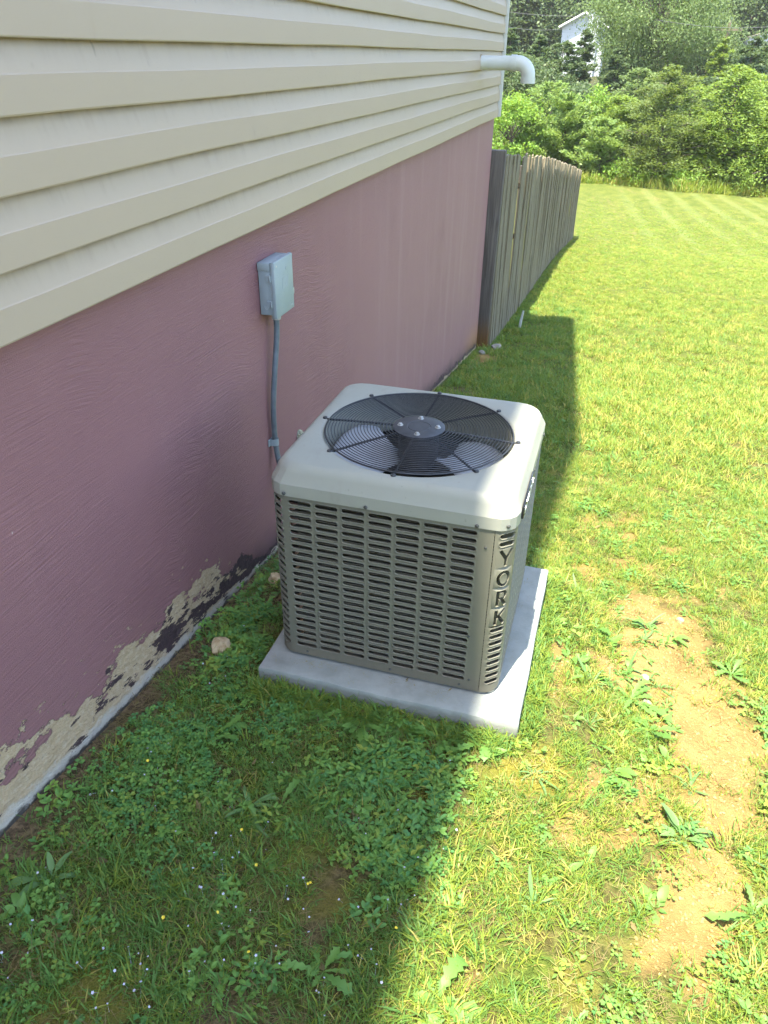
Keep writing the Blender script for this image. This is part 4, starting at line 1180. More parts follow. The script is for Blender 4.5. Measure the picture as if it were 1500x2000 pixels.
    T('c', 1395, 150, 57, 130, 'dark', 36, 'dark evergreen between the cedar and the feathery conifers', leaf=0.174, rise=0.5, droop=0.2, n_br=90, power=0.6)
    T('l', 1140, 165, 54, 110, 'wood', 37, 'dark green bushy tree below the pointed evergreens', leaf=0.161, n_cl=60, low=0.05)
    T('c', 1480, 66, 60, 110, 'dark', 38, 'dark evergreen behind the tall feathery conifer', leaf=0.174, rise=0.5, droop=0.2, n_br=90, power=0.6)
    T('c', 1104, 76, 60, 105, 'dark', 39, 'dark evergreen hiding the left foot of the far white house', leaf=0.174, rise=0.5, droop=0.2, n_br=110, power=0.55)
    T('l', 1040, 110, 57, 110, 'wood', 40, 'rounded dark tree below the vent pipe elbow', leaf=0.136, n_cl=70, low=0.05)
    T('l', 1505, 66, 66, 90, 'wood', 45, 'bushy dark tree in front of the pale house at the right edge', leaf=0.2, n_cl=70, low=0.05)
    # the big pale pine and its neighbours
    T('l', 1318, -130, 74, 215, 'pale', 41, 'big spreading pale green pine above the others', leaf=0.136, n_cl=190, per_cl=357, low=0.22, csz=0.20, up=0.9)
    T('l', 1242, 62, 72, 80, 'pale', 42, 'pale green pine leaning in from the left of the big one', leaf=0.136, n_cl=90, per_cl=306, low=0.1, csz=0.22, up=0.9)
    T('l', 1385, 25, 80, 120, 'wood', 43, 'rounded green tree right of the big pale pine', leaf=0.238, n_cl=70, per_cl=170, low=0.1)
    T('c', 1420, 70, 70, 90, 'feather', 44, 'slim yellow green conifer near the far utility wires', leaf=0.174, n_br=80, rise=0.4, droop=0.2)
    # the wood on the hill behind, tree by tree
    k = 0
    names = ['behind the house corner', 'left of the far white house', 'behind the far white house', 'right of the far white chimney', 'left of the big pale pine', 'behind the big pale pine', 'right of the big pale pine', 'above the slim conifer', 'at the top right of the picture']
    for px, nm in zip((985, 1050, 1112, 1180, 1240, 1310, 1375, 1440, 1505), names):
        T('l', px, -70 - 20 * (k % 3), 118 + 8 * (k % 2), 125, 'wood', 60 + k, 'tall dark woodland tree ' + nm, leaf=0.36, n_cl=80, per_cl=200, low=0.0, csz=0.28); k += 1
    # far-off wood reading as one mass
    rng = np.random.default_rng(99); n_cl = 520
    xs = rng.uniform(-70, 90, n_cl); ys = rng.uniform(128, 190, n_cl); hs = rng.uniform(1, 19, n_cl)
    cc = np.stack([xs, ys, gz(xs, ys) + hs], 1)
    Cn = (cc[:, None, :] + rng.normal(size=(n_cl, 90, 3)) * np.array([2.2, 2.2, 1.5])).reshape(-1, 3); n = len(Cn)
    L = 0.9 * rng.uniform(0.6, 1.5, n)
    o = link_mesh('far_wood', quads_mesh('far_wood', leaf_quads(Cn, rnd_dir(n, rng), rnd_dir(n, rng) + np.array([0, -0.4, 0.5]), L, L * 0.7), L_['wood']))
    tag(o, 'dense dark woodland covering the hill behind everything', 'woodland', None, 'stuff')
    # undergrowth between the rows
    n_cl = 420; xs = rng.uniform(-16, 24, n_cl); ys = rng.uniform(43.5, 70, n_cl); hs = rng.uniform(0.0, 1.9, n_cl)
    cc = np.stack([xs, ys, gz(xs, ys) + hs], 1)
    Cn = (cc[:, None, :] + rng.normal(size=(n_cl, 80, 3)) * np.array([0.7, 0.7, 0.45])).reshape(-1, 3); n = len(Cn); L = 0.24 * rng.uniform(0.6, 1.5, n)
    o = link_mesh('undergrowth', quads_mesh('undergrowth', leaf_quads(Cn, rnd_dir(n, rng), rnd_dir(n, rng) + np.array([0, 0, 0.5]), L, L * 0.6), L_['cedar']))
    tag(o, 'dark tangled undergrowth between the tree rows', 'undergrowth', None, 'stuff')


build_trees()


def build_far_houses():
    # white gabled house on the hill
    y = 98.0; a = px_to(1098, 60, y); b = px_to(1182, 60, y); top = px_to(1142, 27, y); eave = px_to(1100, 52, y)
    g = float(gz(a.x, y)) - 0.5
    root = empty('far_house', (a.x, y, g)); tag(root, 'small white gabled house with a chimney on the far wooded hill', 'house')
    w = b.x - a.x; ez = eave.z - g; tz = top.z - g; wl = MB(); D = 7.0
    wl.add([(0, 0, 0), (w, 0, 0), (w, 0, ez), (w / 2, 0, tz), (0, 0, ez), (0, D, 0), (w, D, 0), (w, D, ez), (w / 2, D, tz), (0, D, ez)], [(0, 1, 2, 3, 4), (5, 9, 8, 7, 6), (0, 4, 9, 5), (1, 6, 7, 2)])
    wl.build('wall', M['far_wall'], root, False)
    rf = MB()
    for s in (0, 1):
        x0 = -0.35 if s == 0 else w + 0.35; z0 = ez - (tz - ez) * 0.35 / (w / 2)
        rf.add([(x0, -0.35, z0 + 0.03), (x0, D + 0.3, z0 + 0.03), (w / 2, D + 0.3, tz + 0.03), (w / 2, -0.35, tz + 0.03), (x0, -0.35, z0 + 0.2), (x0, D + 0.3, z0 + 0.2), (w / 2, D + 0.3, tz + 0.2), (w / 2, -0.35, tz + 0.2)],
               [(0, 1, 2, 3), (4, 7, 6, 5), (0, 4, 5, 1), (0, 3, 7, 4), (1, 5, 6, 2)])
    ro = rf.build('roof', M['far_roof'], root, False)
    tr = MB()
    for s in (-1, 1):
        xa = w / 2 + s * (w / 2 + 0.35); za = ez - (tz - ez) * 0.35 / (w / 2)
        tr.tube([(xa, -0.40, za + 0.1), (w / 2, -0.40, tz + 0.1)], 0.12, 4)
    tr.build('rake_trim', M['trim'], ro, False)
    ch = MB(); cx = (px_to(1161, 40, y).x - a.x); cz = px_to(1161, 24, y).z - g
    ch.box((cx - 0.55, -0.62, 0), (cx + 0.55, -0.01, cz)); ch.box((cx - 0.62, -0.68, cz), (cx + 0.62, 0.05, cz + 0.2)); ch.build('chimney', M['far_wall'], root, False)
    # second, further right
    y = 112.0; a = px_to(1462, 75, y); g = float(gz(a.x, y)) - 0.4; r2 = empty('far_house', (a.x, y, g)); tag(r2, 'pale house roof edge half hidden by trees at the far right', 'house')
    e = px_to(1470, 72, y).z - g; t2 = px_to(1510, 50, y).z - g; w = 9.0; wl = MB()
    wl.add([(0, 0, 0), (w, 0, 0), (w, 0, e), (w / 2, 0, t2), (0, 0, e), (0, 6, 0), (w, 6, 0), (w, 6, e), (w / 2, 6, t2), (0, 6, e)], [(0, 1, 2, 3, 4), (5, 9, 8, 7, 6), (0, 4, 9, 5), (1, 6, 7, 2)]); wl.build('wall', M['far_wall'], r2, False)
    rf = MB(); rf.add([(-0.4, -0.4, e - 0.1), (w / 2, -0.4, t2 + 0.1), (w / 2, 6.4, t2 + 0.1), (-0.4, 6.4, e - 0.1), (w + 0.4, -0.4, e - 0.1), (w + 0.4, 6.4, e - 0.1)], [(0, 1, 2, 3), (1, 4, 5, 2)]); rf.build('roof', M['far_roof'], r2, False)
    # overhead wires and their pole
    for (pa, pb, lab) in (((985, 12), (1185, 32), 'upper overhead wire crossing in front of the far wooded hill'), ((1000, 44), (1110, 56), 'lower overhead wire running toward the far white house'), ((1390, 42), (1560, 47), 'overhead wire above the trees at the right')):
        A = px_to(*pa, 66); B = px_to(*pb, 70); mb = MB(); n = 12; A = A + (A - B) * 0.6
        mb.tube([tuple(A + (B - A) * (i / n) - Vector((0, 0, 0.35 * math.sin(math.pi * i / n)))) for i in range(n + 1)], 0.010, 5)
        tag(mb.build('overhead_wire', M['wire'], None), lab, 'wire', 'overhead wires on the hill')
    A = px_to(1427, 40, 74); g = float(gz(A.x, 74)); mb = MB(); mb.tube([(0, 0, -0.3), (0, 0, A.z - g)], [0.16, 0.11], 8); mb.box((-1.0, -0.06, A.z - g - 0.7), (1.0, 0.06, A.z - g - 0.55))
    o = mb.build('utility_pole', M['picket'], None); o.location = (A.x, 74, g); tag(o, 'grey wooden utility pole among the trees at the upper right', 'utility pole')


build_far_houses()


# ------------------------------------------------------------------ ground cover
def tmpl_collection(name): return bpy.data.collections.new(name)


def tmpl(coll, name, me):
    o = bpy.data.objects.new(name, me); coll.objects.link(o); return o


def blade_faces(mb, x, y, az, ln, w, bend, rise=1.0, seg=3, z0=0.0):
    d = Vector((math.cos(az), math.sin(az), 0)); s = Vector((-d.y, d.x, 0)); vs = []; p = Vector((x, y, z0)); el = math.radians(85 * rise)
    for i in range(seg + 1):
        t = i / seg; ww = w * (1 - t ** 1.8) / 2
        if i < seg: vs += [p - s * ww, p + s * ww]
        else: vs += [p]
        p = p + (d * math.cos(el) + Vector((0, 0, 1)) * math.sin(el)) * (ln / seg); el -= bend / seg
    fs = [(2 * i, 2 * i + 1, 2 * i + 3, 2 * i + 2) for i in range(seg - 1)] + [(2 * seg - 2, 2 * seg - 1, 2 * seg)]
    mb.add(vs, fs)


def grass_tuft(seed, n, hmin, hmax, spread, w, bend=(0.5, 1.6)):
    r = random.Random(seed); mb = MB()
    for i in range(n):
        a = r.uniform(0, 6.283); q = spread * math.sqrt(r.random()); blade_faces(mb, q * math.cos(a), q * math.sin(a), r.uniform(0, 6.283), r.uniform(hmin, hmax), w * r.uniform(0.6, 1.3), r.uniform(*bend), r.uniform(0.45, 1.0), 3, -0.004)
    return mb.mesh('grass_tuft', False, (M['grass'],))


def straw_bits(seed, n, spread):
    r = random.Random(seed); mb = MB()
    for i in range(n):
        a = r.uniform(0, 6.283); q = spread * math.sqrt(r.random()); blade_faces(mb, q * math.cos(a), q * math.sin(a), r.uniform(0, 6.283), r.uniform(0.014, 0.045), 0.0012, r.uniform(-0.3, 0.5), r.uniform(0.02, 0.22), 2, r.uniform(0.001, 0.010))
    return mb.mesh('straw_bits', False, (M['straw'],))


def leaf_strip(mb, origin, az, ln, w, shape, rise, bend, seg=7, lobes=0, rng=None, fold=0.22, curl=0.0):
    """one broad leaf with a folded midrib; shape(t) gives the width"""
    p = Vector(origin); el = rise; vs = []
    for i in range(seg + 1):
        t = i / seg; ww = w / 2 * shape(t)
        d = Vector((math.cos(az + curl * t), math.sin(az + curl * t), 0)); s = Vector((-d.y, d.x, 0))
        if lobes and 0 < i < seg: ww *= (1.0 if i % 2 else 0.52)
        n = Vector((0, 0, 1)) * math.cos(el) - d * math.sin(el)
        j = rng.uniform(0.85, 1.15) if rng else 1
        vs += [p - s * ww * j + n * ww * fold, p, p + s * ww * (2 - j) + n * ww * fold]
        p = p + (d * math.cos(el) + Vector((0, 0, 1)) * math.sin(el)) * (ln / seg); el -= bend / seg
    fs = []
    for i in range(seg): fs += [(3 * i, 3 * i + 1, 3 * i + 4, 3 * i + 3), (3 * i + 1, 3 * i + 2, 3 * i + 5, 3 * i + 4)]
    mb.add(vs, fs)


sh_dand = lambda t: 0.16 + 0.84 * math.sin(min(1, t * 1.05) * math.pi * 0.62) ** 1.3 if t < 0.85 else max(0.0, (1 - t) / 0.15) * 0.9
sh_oval = lambda t: max(0.03, math.sin(math.pi * min(1, (t * 0.93 + 0.03))) ** 0.8) if t > 0.25 else 0.12 + 0.5 * t
sh_long = lambda t: 0.35 + 0.65 * math.sin(math.pi * min(1, t * 0.95 + 0.05)) if t < 0.95 else 0.1


def rosette(kind, seed, n, ln, w, mat, rise=(0.1, 0.9)):
    r = random.Random(seed); mb = MB(); n = int(n * 1.5); lean = r.uniform(0, 6.283)
    for i in range(n):
        az = 6.283 * i / n * 1.0 + r.uniform(-0.6, 0.6); L = ln * r.choice((0.35, 0.55, 0.7, 0.85, 1.0, 1.2)) * r.uniform(0.85, 1.1)
        L *= 1 + 0.25 * math.cos(az - lean); ww = w * (0.45 + 0.55 * L / ln) * r.uniform(0.7, 1.2)
        o = (0.006 * math.cos(az), 0.006 * math.sin(az), 0.0); cu = r.uniform(-0.9, 0.9); be = r.uniform(0.2, 1.7); ri = r.uniform(*rise)
        if kind == 'dandelion': leaf_strip(mb, o, az, L, ww, sh_dand, ri, be, 11, 1, r, 0.25, cu)
        elif kind == 'plantain': leaf_strip(mb, o, az, L, ww, sh_oval, ri, be, 8, 0, r, 0.3, cu)
        else: leaf_strip(mb, o, az, L, ww, sh_long, ri, be, 7, 0, r, 0.4, cu)
    return mb.mesh(kind, True, (mat,), 80)


def clover(seed, n, spread, size):
    r = random.Random(seed); mb = MB()
    for i in range(n):
        a = r.uniform(0, 6.283); q = spread * math.sqrt(r.random()); x, y = q * math.cos(a), q * math.sin(a); h = r.uniform(0.006, 0.022)
        tx, ty = x + r.uniform(-0.008, 0.008), y + r.uniform(-0.008, 0.008)
        mb.add([(x - 0.0006, y, -0.003), (x + 0.0006, y, -0.003), (tx, ty, h)], [(0, 1, 2)])
        a0 = r.uniform(0, 6.283); tilt = r.uniform(-0.25, 0.25); sz = size * r.uniform(0.7, 1.25)
        for k in range(3):
            b = a0 + k * 2.094; d = Vector((math.cos(b), math.sin(b), tilt * math.cos(b))); s = Vector((-math.sin(b), math.cos(b), 0.1)); c = Vector((tx, ty, h))
            mb.add([c, c + d * sz * 0.55 - s * sz * 0.42 + Vector((0, 0, 0.0015)), c + d * sz - s * sz * 0.25, c + d * sz * 0.86, c + d * sz + s * sz * 0.25, c + d * sz * 0.55 + s * sz * 0.42 + Vector((0, 0, 0.0015))],
                   [(0, 1, 2, 3), (0, 3, 4, 5)])
    return mb.mesh('clover_patch', False, (M['clover'],))


def creeper(seed, n, spread):
    r = random.Random(seed); mb = MB()
    for i in range(n):
        a = r.uniform(0, 6.283); q = spread * math.sqrt(r.random()); x, y = q * math.cos(a), q * math.sin(a)
        for k in range(4):
            leaf_strip(mb, (x, y, r.uniform(0.004, 0.022)), r.uniform(0, 6.283), r.uniform(0.010, 0.020), r.uniform(0.006, 0.011), sh_oval, r.uniform(0, 0.6), 0.5, 3)
    return mb.mesh('creeper', False, (M['clover'],))


def flower(mat, seed, np_, size, h):
    r = random.Random(seed); mb = MB(); c = Vector((0, 0, h))
    for k in range(np_):
        b = k * 6.283 / np_ + r.uniform(-0.1, 0.1); d = Vector((math.cos(b), math.sin(b), 0.35)); s = Vector((-math.sin(b), math.cos(b), 0))
        mb.add([c, c + d * size * 0.6 - s * size * 0.4, c + d * size, c + d * size * 0.6 + s * size * 0.4], [(0, 1, 2, 3)])
    mb.add([(-0.0005, 0, -0.003), (0.0005, 0, -0.003), (0, 0, h)], [(0, 1, 2)])
    return mb.mesh('flower', False, (mat,))


def dry_leaf(seed):
    r = random.Random(seed); mb = MB(); leaf_strip(mb, (0, 0, 0.006), 0, r.uniform(0.016, 0.034), r.uniform(0.009, 0.016), sh_oval, r.uniform(-0.1, 0.4), r.uniform(-0.4, 0.9), 4, 0, r, r.uniform(-0.3, 0.5))
    return mb.mesh('dry_leaf', False, (M['straw'],))


def scatter(name, coll, pts, idx, rot, scl, tint, label, cat):
    n = len(pts); me = bpy.data.meshes.new(name); me.vertices.add(n); me.vertices.foreach_set('co', np.asarray(pts, np.float32).reshape(-1))
    a = me.attributes.new('idx', 'INT', 'POINT'); a.data.foreach_set('value', np.asarray(idx, np.int32))
    a = me.attributes.new('rot', 'FLOAT_VECTOR', 'POINT'); a.data.foreach_set('vector', np.asarray(rot, np.float32).reshape(-1))
    a = me.attributes.new('scl', 'FLOAT', 'POINT'); a.data.foreach_set('value', np.asarray(scl, np.float32))
    a = me.attributes.new('tint', 'FLOAT', 'POINT'); a.data.foreach_set('value', np.asarray(tint, np.float32))
    o = link_mesh(name, me); tag(o, label, cat, None, 'stuff')
    ng = bpy.data.node_groups.new(name + '_scatter', 'GeometryNodeTree')
    ng.interface.new_socket('Geometry', in_out='INPUT', socket_type='NodeSocketGeometry'); ng.interface.new_socket('Geometry', in_out='OUTPUT', socket_type='NodeSocketGeometry')
    N = ng.nodes; Lk = ng.links
    gi = N.new('NodeGroupInput'); go = N.new('NodeGroupOutput'); ci = N.new('GeometryNodeCollectionInfo'); ci.inputs['Collection'].default_value = coll
    ci.inputs['Separate Children'].default_value = True; ci.inputs['Reset Children'].default_value = True
    ip = N.new('GeometryNodeInstanceOnPoints'); ip.inputs['Pick Instance'].default_value = True

    def na(nm, typ):
        k = N.new('GeometryNodeInputNamedAttribute'); k.data_type = typ; k.inputs['Name'].default_value = nm; return k.outputs['Attribute']
    Lk.new(gi.outputs[0], ip.inputs['Points']); Lk.new(ci.outputs[0], ip.inputs['Instance'])
    Lk.new(na('idx', 'INT'), ip.inputs['Instance Index']); Lk.new(na('rot', 'FLOAT_VECTOR'), ip.inputs['Rotation']); Lk.new(na('scl', 'FLOAT'), ip.inputs['Scale'])
    Lk.new(ip.outputs[0], go.inputs[0])
    md = o.modifiers.new('scatter', 'NODES'); md.node_group = ng
    return o


def on_pad(x, y, m=0.0):
    return (x > PAD_O[0] - PAD_W - m) & (x < PAD_O[0] + m) & (y > PAD_O[1] - m) & (y < PAD_O[1] + PAD_W + m)


def sample(n, x0, x1, y0, y1, rng):
    x = rng.uniform(x0, x1, n); y = rng.uniform(y0, y1, n)
    # keep what the camera's cone can see, with a margin to the sides
    xr = 1.9 + (y + 2.4) * 0.24 + 0.5
    return x[x < xr], y[x < xr]


def rots(n, rng, tilt=0.15): return np.stack([rng.normal(size=n) * tilt, rng.normal(size=n) * tilt, rng.uniform(0, 6.283, n)], 1)


def build_cover():
    rng = np.random.default_rng(3)
    shade = lambda x, y: ss((1.02 - x) / 0.12)                # house-shadow strip: weedier, and its shade is tinted into the blades
    # --- grass
    gc = tmpl_collection('grass_templates')
    for k in range(6): tmpl(gc, 'a_tuft%02d' % k, grass_tuft(100 + k, 20, 0.014, 0.046, 0.026, 0.0025))
    for k in range(3): tmpl(gc, 'b_tuft%02d' % k, grass_tuft(200 + k, 12, 0.035, 0.080, 0.020, 0.0036, (0.9, 2.0)))
    for k in range(4): tmpl(gc, 'c_tuft%02d' % k, grass_tuft(300 + k, 26, 0.030, 0.075, 0.070, 0.0062))
    for k in range(2): tmpl(gc, 'd_tuft%02d' % k, grass_tuft(400 + k, 30, 0.25, 0.75, 0.35, 0.028, (0.3, 1.0)))
    P = []; I = []; S = []; Tn = []

    def put(x, y, idx, s, tn, z=0.0):
        P.append(np.stack([x, y, gz(x, y) + z], 1)); I.append(idx); S.append(s); Tn.append(tn)
    # near lawn
    x, y = sample(40000, 0.02, 3.0, -2.6, 1.6, rng)
    so = soil_mask(x, y); br = brown_mask(x, y); sh = shade(x, y); mo = moss_mask(x, y)
    clump = ss((fbm(x * 4.2, y * 4.2, 81, 4) - 0.36) / 0.22)
    dens = (0.30 + 0.70 * clump) * (1 - 0.94 * so) * (1 - 0.80 * br) * (1 - 0.30 * mo) * (1 - 0.12 * sh)
    k = (rng.random(len(x)) < dens) & ~on_pad(x, y, 0.01); x, y, sh, cl = x[k], y[k], sh[k], clump[k]
    t = np.where(rng.random(len(x)) < 0.24 - 0.06 * sh, rng.uniform(0.55, 1.0, len(x)), rng.uniform(0.05, 0.5, len(x))); t = t - 0.25 * sh  # blades inside the house shadow get a deeper tint, shade in colour
    long = rng.random(len(x)) < 0.10
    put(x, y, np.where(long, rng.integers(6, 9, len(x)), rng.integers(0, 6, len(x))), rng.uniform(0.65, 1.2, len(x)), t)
    # middle lawn, thicker beyond the unit
    x, y = sample(26000, 0.03, 5.0, 1.2, 8.0, rng)
    k = (rng.random(len(x)) < (0.35 + 0.65 * ss((fbm(x * 2.5, y * 2.5, 83) - 0.3) / 0.2)) * (1 - 0.95 * soil_mask(x, y)) * (0.45 + 0.55 * ss((6 - y) / 4))); x, y = x[k], y[k]
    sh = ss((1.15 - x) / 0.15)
    t = np.where(rng.random(len(x)) < 0.40, rng.uniform(0.5, 0.95, len(x)), rng.uniform(0.1, 0.5, len(x))) - 0.15 * sh  # same shade tint for blades where the house shadow falls
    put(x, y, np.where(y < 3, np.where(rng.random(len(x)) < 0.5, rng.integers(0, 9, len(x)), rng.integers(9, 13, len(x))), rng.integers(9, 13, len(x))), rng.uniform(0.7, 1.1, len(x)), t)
    x = rng.uniform(0.25, 11.0, 44000); y = 8.0 + 28 * rng.random(44000) ** 1.5
    k = (rng.random(len(x)) < (0.35 + 0.65 * ss((fbm(x * 1.5, y * 1.5, 85) - 0.3) / 0.2)) * ss((36 - y) / 20)) & (x < 2.6 + 0.24 * (y + 2)); x, y = x[k], y[k]
    put(x, y, rng.integers(9, 13, len(x)), rng.uniform(0.6, 0.95, len(x)), np.where(rng.random(len(x)) < 0.4, rng.uniform(0.45, 0.9, len(x)), rng.uniform(0.2, 0.5, len(x))))
    # unmown edge in front of the trees
    n = 900; x = rng.uniform(-10, 16, n); y = 41.3 + rng.uniform(-0.5, 1.5, n) + 0.3 * np.sin(x)
    put(x, y, rng.integers(13, 15, n), rng.uniform(0.5, 1.2, n), rng.uniform(0.3, 0.85, n))
    # long blades against the slab, the wall foot and the fence
    e = []
    for _ in range(260): e.append((PAD_O[0] - PAD_W * random.random(), PAD_O[1] - random.uniform(0.005, 0.05)))
    for _ in range(160): e.append((PAD_O[0] + random.uniform(0.008, 0.05), PAD_O[1] + PAD_W * random.random()))
    for _ in range(200): e.append((random.uniform(0.015, 0.07), random.uniform(-0.4, 4.6)))
    for _ in range(300): yy = random.uniform(5.1, 14); e.append((0.14 + (yy - 5.2) * 0.0102 + random.uniform(0, 0.08), yy))
    e = np.array(e); put(e[:, 0], e[:, 1], rng.integers(6, 9, len(e)), rng.uniform(0.6, 1.2, len(e)), rng.uniform(0.0, 0.6, len(e)))
    P_ = np.concatenate(P); n = len(P_)
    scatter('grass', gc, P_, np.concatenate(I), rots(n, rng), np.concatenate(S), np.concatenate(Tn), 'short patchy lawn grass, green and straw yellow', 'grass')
    # --- dry thatch
    tc = tmpl_collection('thatch_templates')
    for k in range(5): tmpl(tc, 'a_straw%d' % k, straw_bits(500 + k, 14, 0.035))
    for k in range(4): tmpl(tc, 'b_leaf%d' % k, dry_leaf(520 + k))
    x, y = sample(11000, 0.01, 2.8, -2.6, 1.2, rng); br = brown_mask(x, y); so = soil_mask(x, y)
    k = (rng.random(len(x)) < 0.26 + 0.60 * br - 0.20 * so + 0.12 * (x < 1.0)) & ~on_pad(x, y, -0.0); x, y, br = x[k], y[k], br[k]
    lf = rng.random(len(x)) < 0.07 + 0.22 * br
    scatter('dry_thatch', tc, np.stack([x, y, gz(x, y) + 0.002], 1), np.where(lf, rng.integers(5, 9, len(x)), rng.integers(0, 5, len(x))), rots(len(x), rng, 0.1), rng.uniform(0.6, 1.25, len(x)), np.where((br > 0.4) | (x < 0.98), rng.uniform(-0.1, 0.4, len(x)), rng.uniform(0.3, 1.0, len(x))), 'brown dry grass thatch and dead leaves lying on the soil', 'dry grass')  # thatch in the house shadow is given darker tints, sunlit thatch paler
    # --- clover and small creeping leaves
    cc = tmpl_collection('clover_templates')
    for k in range(5): tmpl(cc, 'a_clover%d' % k, clover(600 + k, 9, 0.040, 0.0095))
    for k in range(3): tmpl(cc, 'b_creeper%d' % k, creeper(620 + k, 9, 0.040))
    x, y = sample(6800, 0.03, 2.4, -2.6, 1.0, rng); sh = shade(x, y)
    pat = ss((fbm(x * 3.4, y * 3.4, 91, 4) - 0.42) / 0.16)
    k = (rng.random(len(x)) < (0.10 + 0.85 * pat) * (0.12 + 0.88 * sh) * (1 - 0.95 * soil_mask(x, y)) * (1 - 0.75 * brown_mask(x, y))) & ~on_pad(x, y, 0.015); x, y, sh = x[k], y[k], sh[k]
    cr = fbm(x * 2.7, y * 2.7, 95, 3) > 0.50
    scatter('clover', cc, np.stack([x, y, gz(x, y)], 1), np.where(cr, rng.integers(5, 8, len(x)), rng.integers(0, 5, len(x))), rots(len(x), rng, 0.12), rng.uniform(0.7, 1.25, len(x)), rng.uniform(0.0, 0.75, len(x)) + 0.15 * (1 - sh), 'low green clover and small creeping leaves between the grass', 'clover')  # tint also rises outside the house shadow, as if sunlit
    # --- small weeds
    wc = tmpl_collection('weed_templates')
    for k in range(3): tmpl(wc, 'a_dand%d' % k, rosette('dandelion', 700 + k, 7, 0.062, 0.019, M['weed']))
    for k in range(3): tmpl(wc, 'b_plan%d' % k, rosette('plantain', 720 + k, 6, 0.050, 0.019, M['weed']))
    for k in range(2): tmpl(wc, 'c_long%d' % k, rosette('long', 740 + k, 8, 0.070, 0.008, M['weed_blue']))
    x, y = sample(1400, 0.08, 2.4, -2.5, 2.5, rng); pat = ss((fbm(x * 2.1, y * 2.1, 97, 4) - 0.42) / 0.18)
    k = (rng.random(len(x)) < (0.12 + 0.6 * pat) * (1 - 0.92 * soil_mask(x, y)) * (1 - 0.6 * brown_mask(x, y))) & ~on_pad(x, y, 0.03); x, y = x[k], y[k]
    ex = np.array([(PAD_O[0] - PAD_W + random.uniform(0.0, 0.95) * PAD_W, PAD_O[1] - random.uniform(0.03, 0.11)) for _ in range(22)] + [(1.36 + random.uniform(-0.12, 0.2), random.uniform(-1.2, -0.3)) for _ in range(40)])
    x = np.concatenate([x, ex[:, 0]]); y = np.concatenate([y, ex[:, 1]])
    scatter('small_weeds', wc, np.stack([x, y, gz(x, y)], 1), rng.integers(0, 8, len(x)), rots(len(x), rng, 0.12), rng.uniform(0.45, 1.0, len(x)), rng.uniform(0, 1, len(x)), 'small broad leaved weeds scattered through the lawn', 'weeds')
    # --- tiny flowers
    fc = tmpl_collection('flower_templates')
    tmpl(fc, 'a_white', flower(M['petal_white'], 1, 4, 0.0021, 0.026)); tmpl(fc, 'b_white', flower(M['petal_white'], 2, 5, 0.0026, 0.030)); tmpl(fc, 'c_yellow', flower(M['petal_yellow'], 3, 6, 0.0036, 0.032))
    x, y = sample(3200, 0.12, 0.98, -2.5, -0.9, rng); pat = ss((fbm(x * 3.0, y * 3.0, 101, 3) - 0.40) / 0.2) * (0.25 + 0.75 * ss((-1.55 - y) / 0.3))
    k = (rng.random(len(x)) < 0.15 * pat) & ~on_pad(x, y, 0.02); x, y = x[k], y[k]
    scatter('small_flowers', fc, np.stack([x, y, gz(x, y)], 1), np.where(rng.random(len(x)) < 0.07, 2, rng.integers(0, 2, len(x))), rots(len(x), rng, 0.3), rng.uniform(0.8, 1.3, len(x)), rng.uniform(0, 1, len(x)), 'tiny pale and yellow wild flowers dotted in the shaded grass', 'flowers')


def build_crumbs():
    rng = np.random.default_rng(17); cc = tmpl_collection('crumb_templates')
    for k in range(5):
        bm = bmesh.new(); bmesh.ops.create_icosphere(bm, subdivisions=1, radius=0.004); rr = random.Random(k)
        for v in bm.verts: v.co *= 1 + rr.uniform(-0.35, 0.35); v.co.z *= 0.7
        me = bpy.data.meshes.new('crumb'); bm.to_mesh(me); bm.free(); me.materials.append(M['crumb']); tmpl(cc, 'crumb%d' % k, me)
    x, y = sample(26000, 0.9, 2.2, -2.3, 0.3, rng); m = soil_mask(x, y); k = (rng.random(len(x)) < 0.75 * m - 0.1) & ~on_pad(x, y, 0.0); x, y = x[k], y[k]
    scatter('soil_crumbs', cc, np.stack([x, y, gz(x, y) + 0.001], 1), rng.integers(0, 5, len(x)), rots(len(x), rng, 1.0), rng.uniform(0.25, 1.0, len(x)) ** 1.6 * 1.3, rng.uniform(0, 1, len(x)), 'crumbs of dry tan soil lying on the bare ground', 'soil')
    # clippings blown on to the slab
    tc = bpy.data.collections['thatch_templates']; n = 190
    e = rng.random(n); side = rng.random(n) < 0.7
    ax = np.where(side, -PAD_W * rng.random(n), -0.078 + np.abs(rng.normal(size=n)) * 0.012); ay = np.where(side, 0.085 - np.abs(rng.normal(size=n)) * 0.020, 0.1 + 0.62 * rng.random(n))
    x = PAD_O[0] + ax; y = PAD_O[1] + ay
    scatter('grass_clippings', tc, np.stack([x, y, np.full(n, PAD_O[2] - 0.004)], 1), rng.integers(0, 9, n), rots(n, rng, 0.05), rng.uniform(0.15, 0.5, n), rng.uniform(0, 0.8, n), 'dry grass clippings lying on the concrete pad along the unit', 'clippings')


build_cover()
build_crumbs()


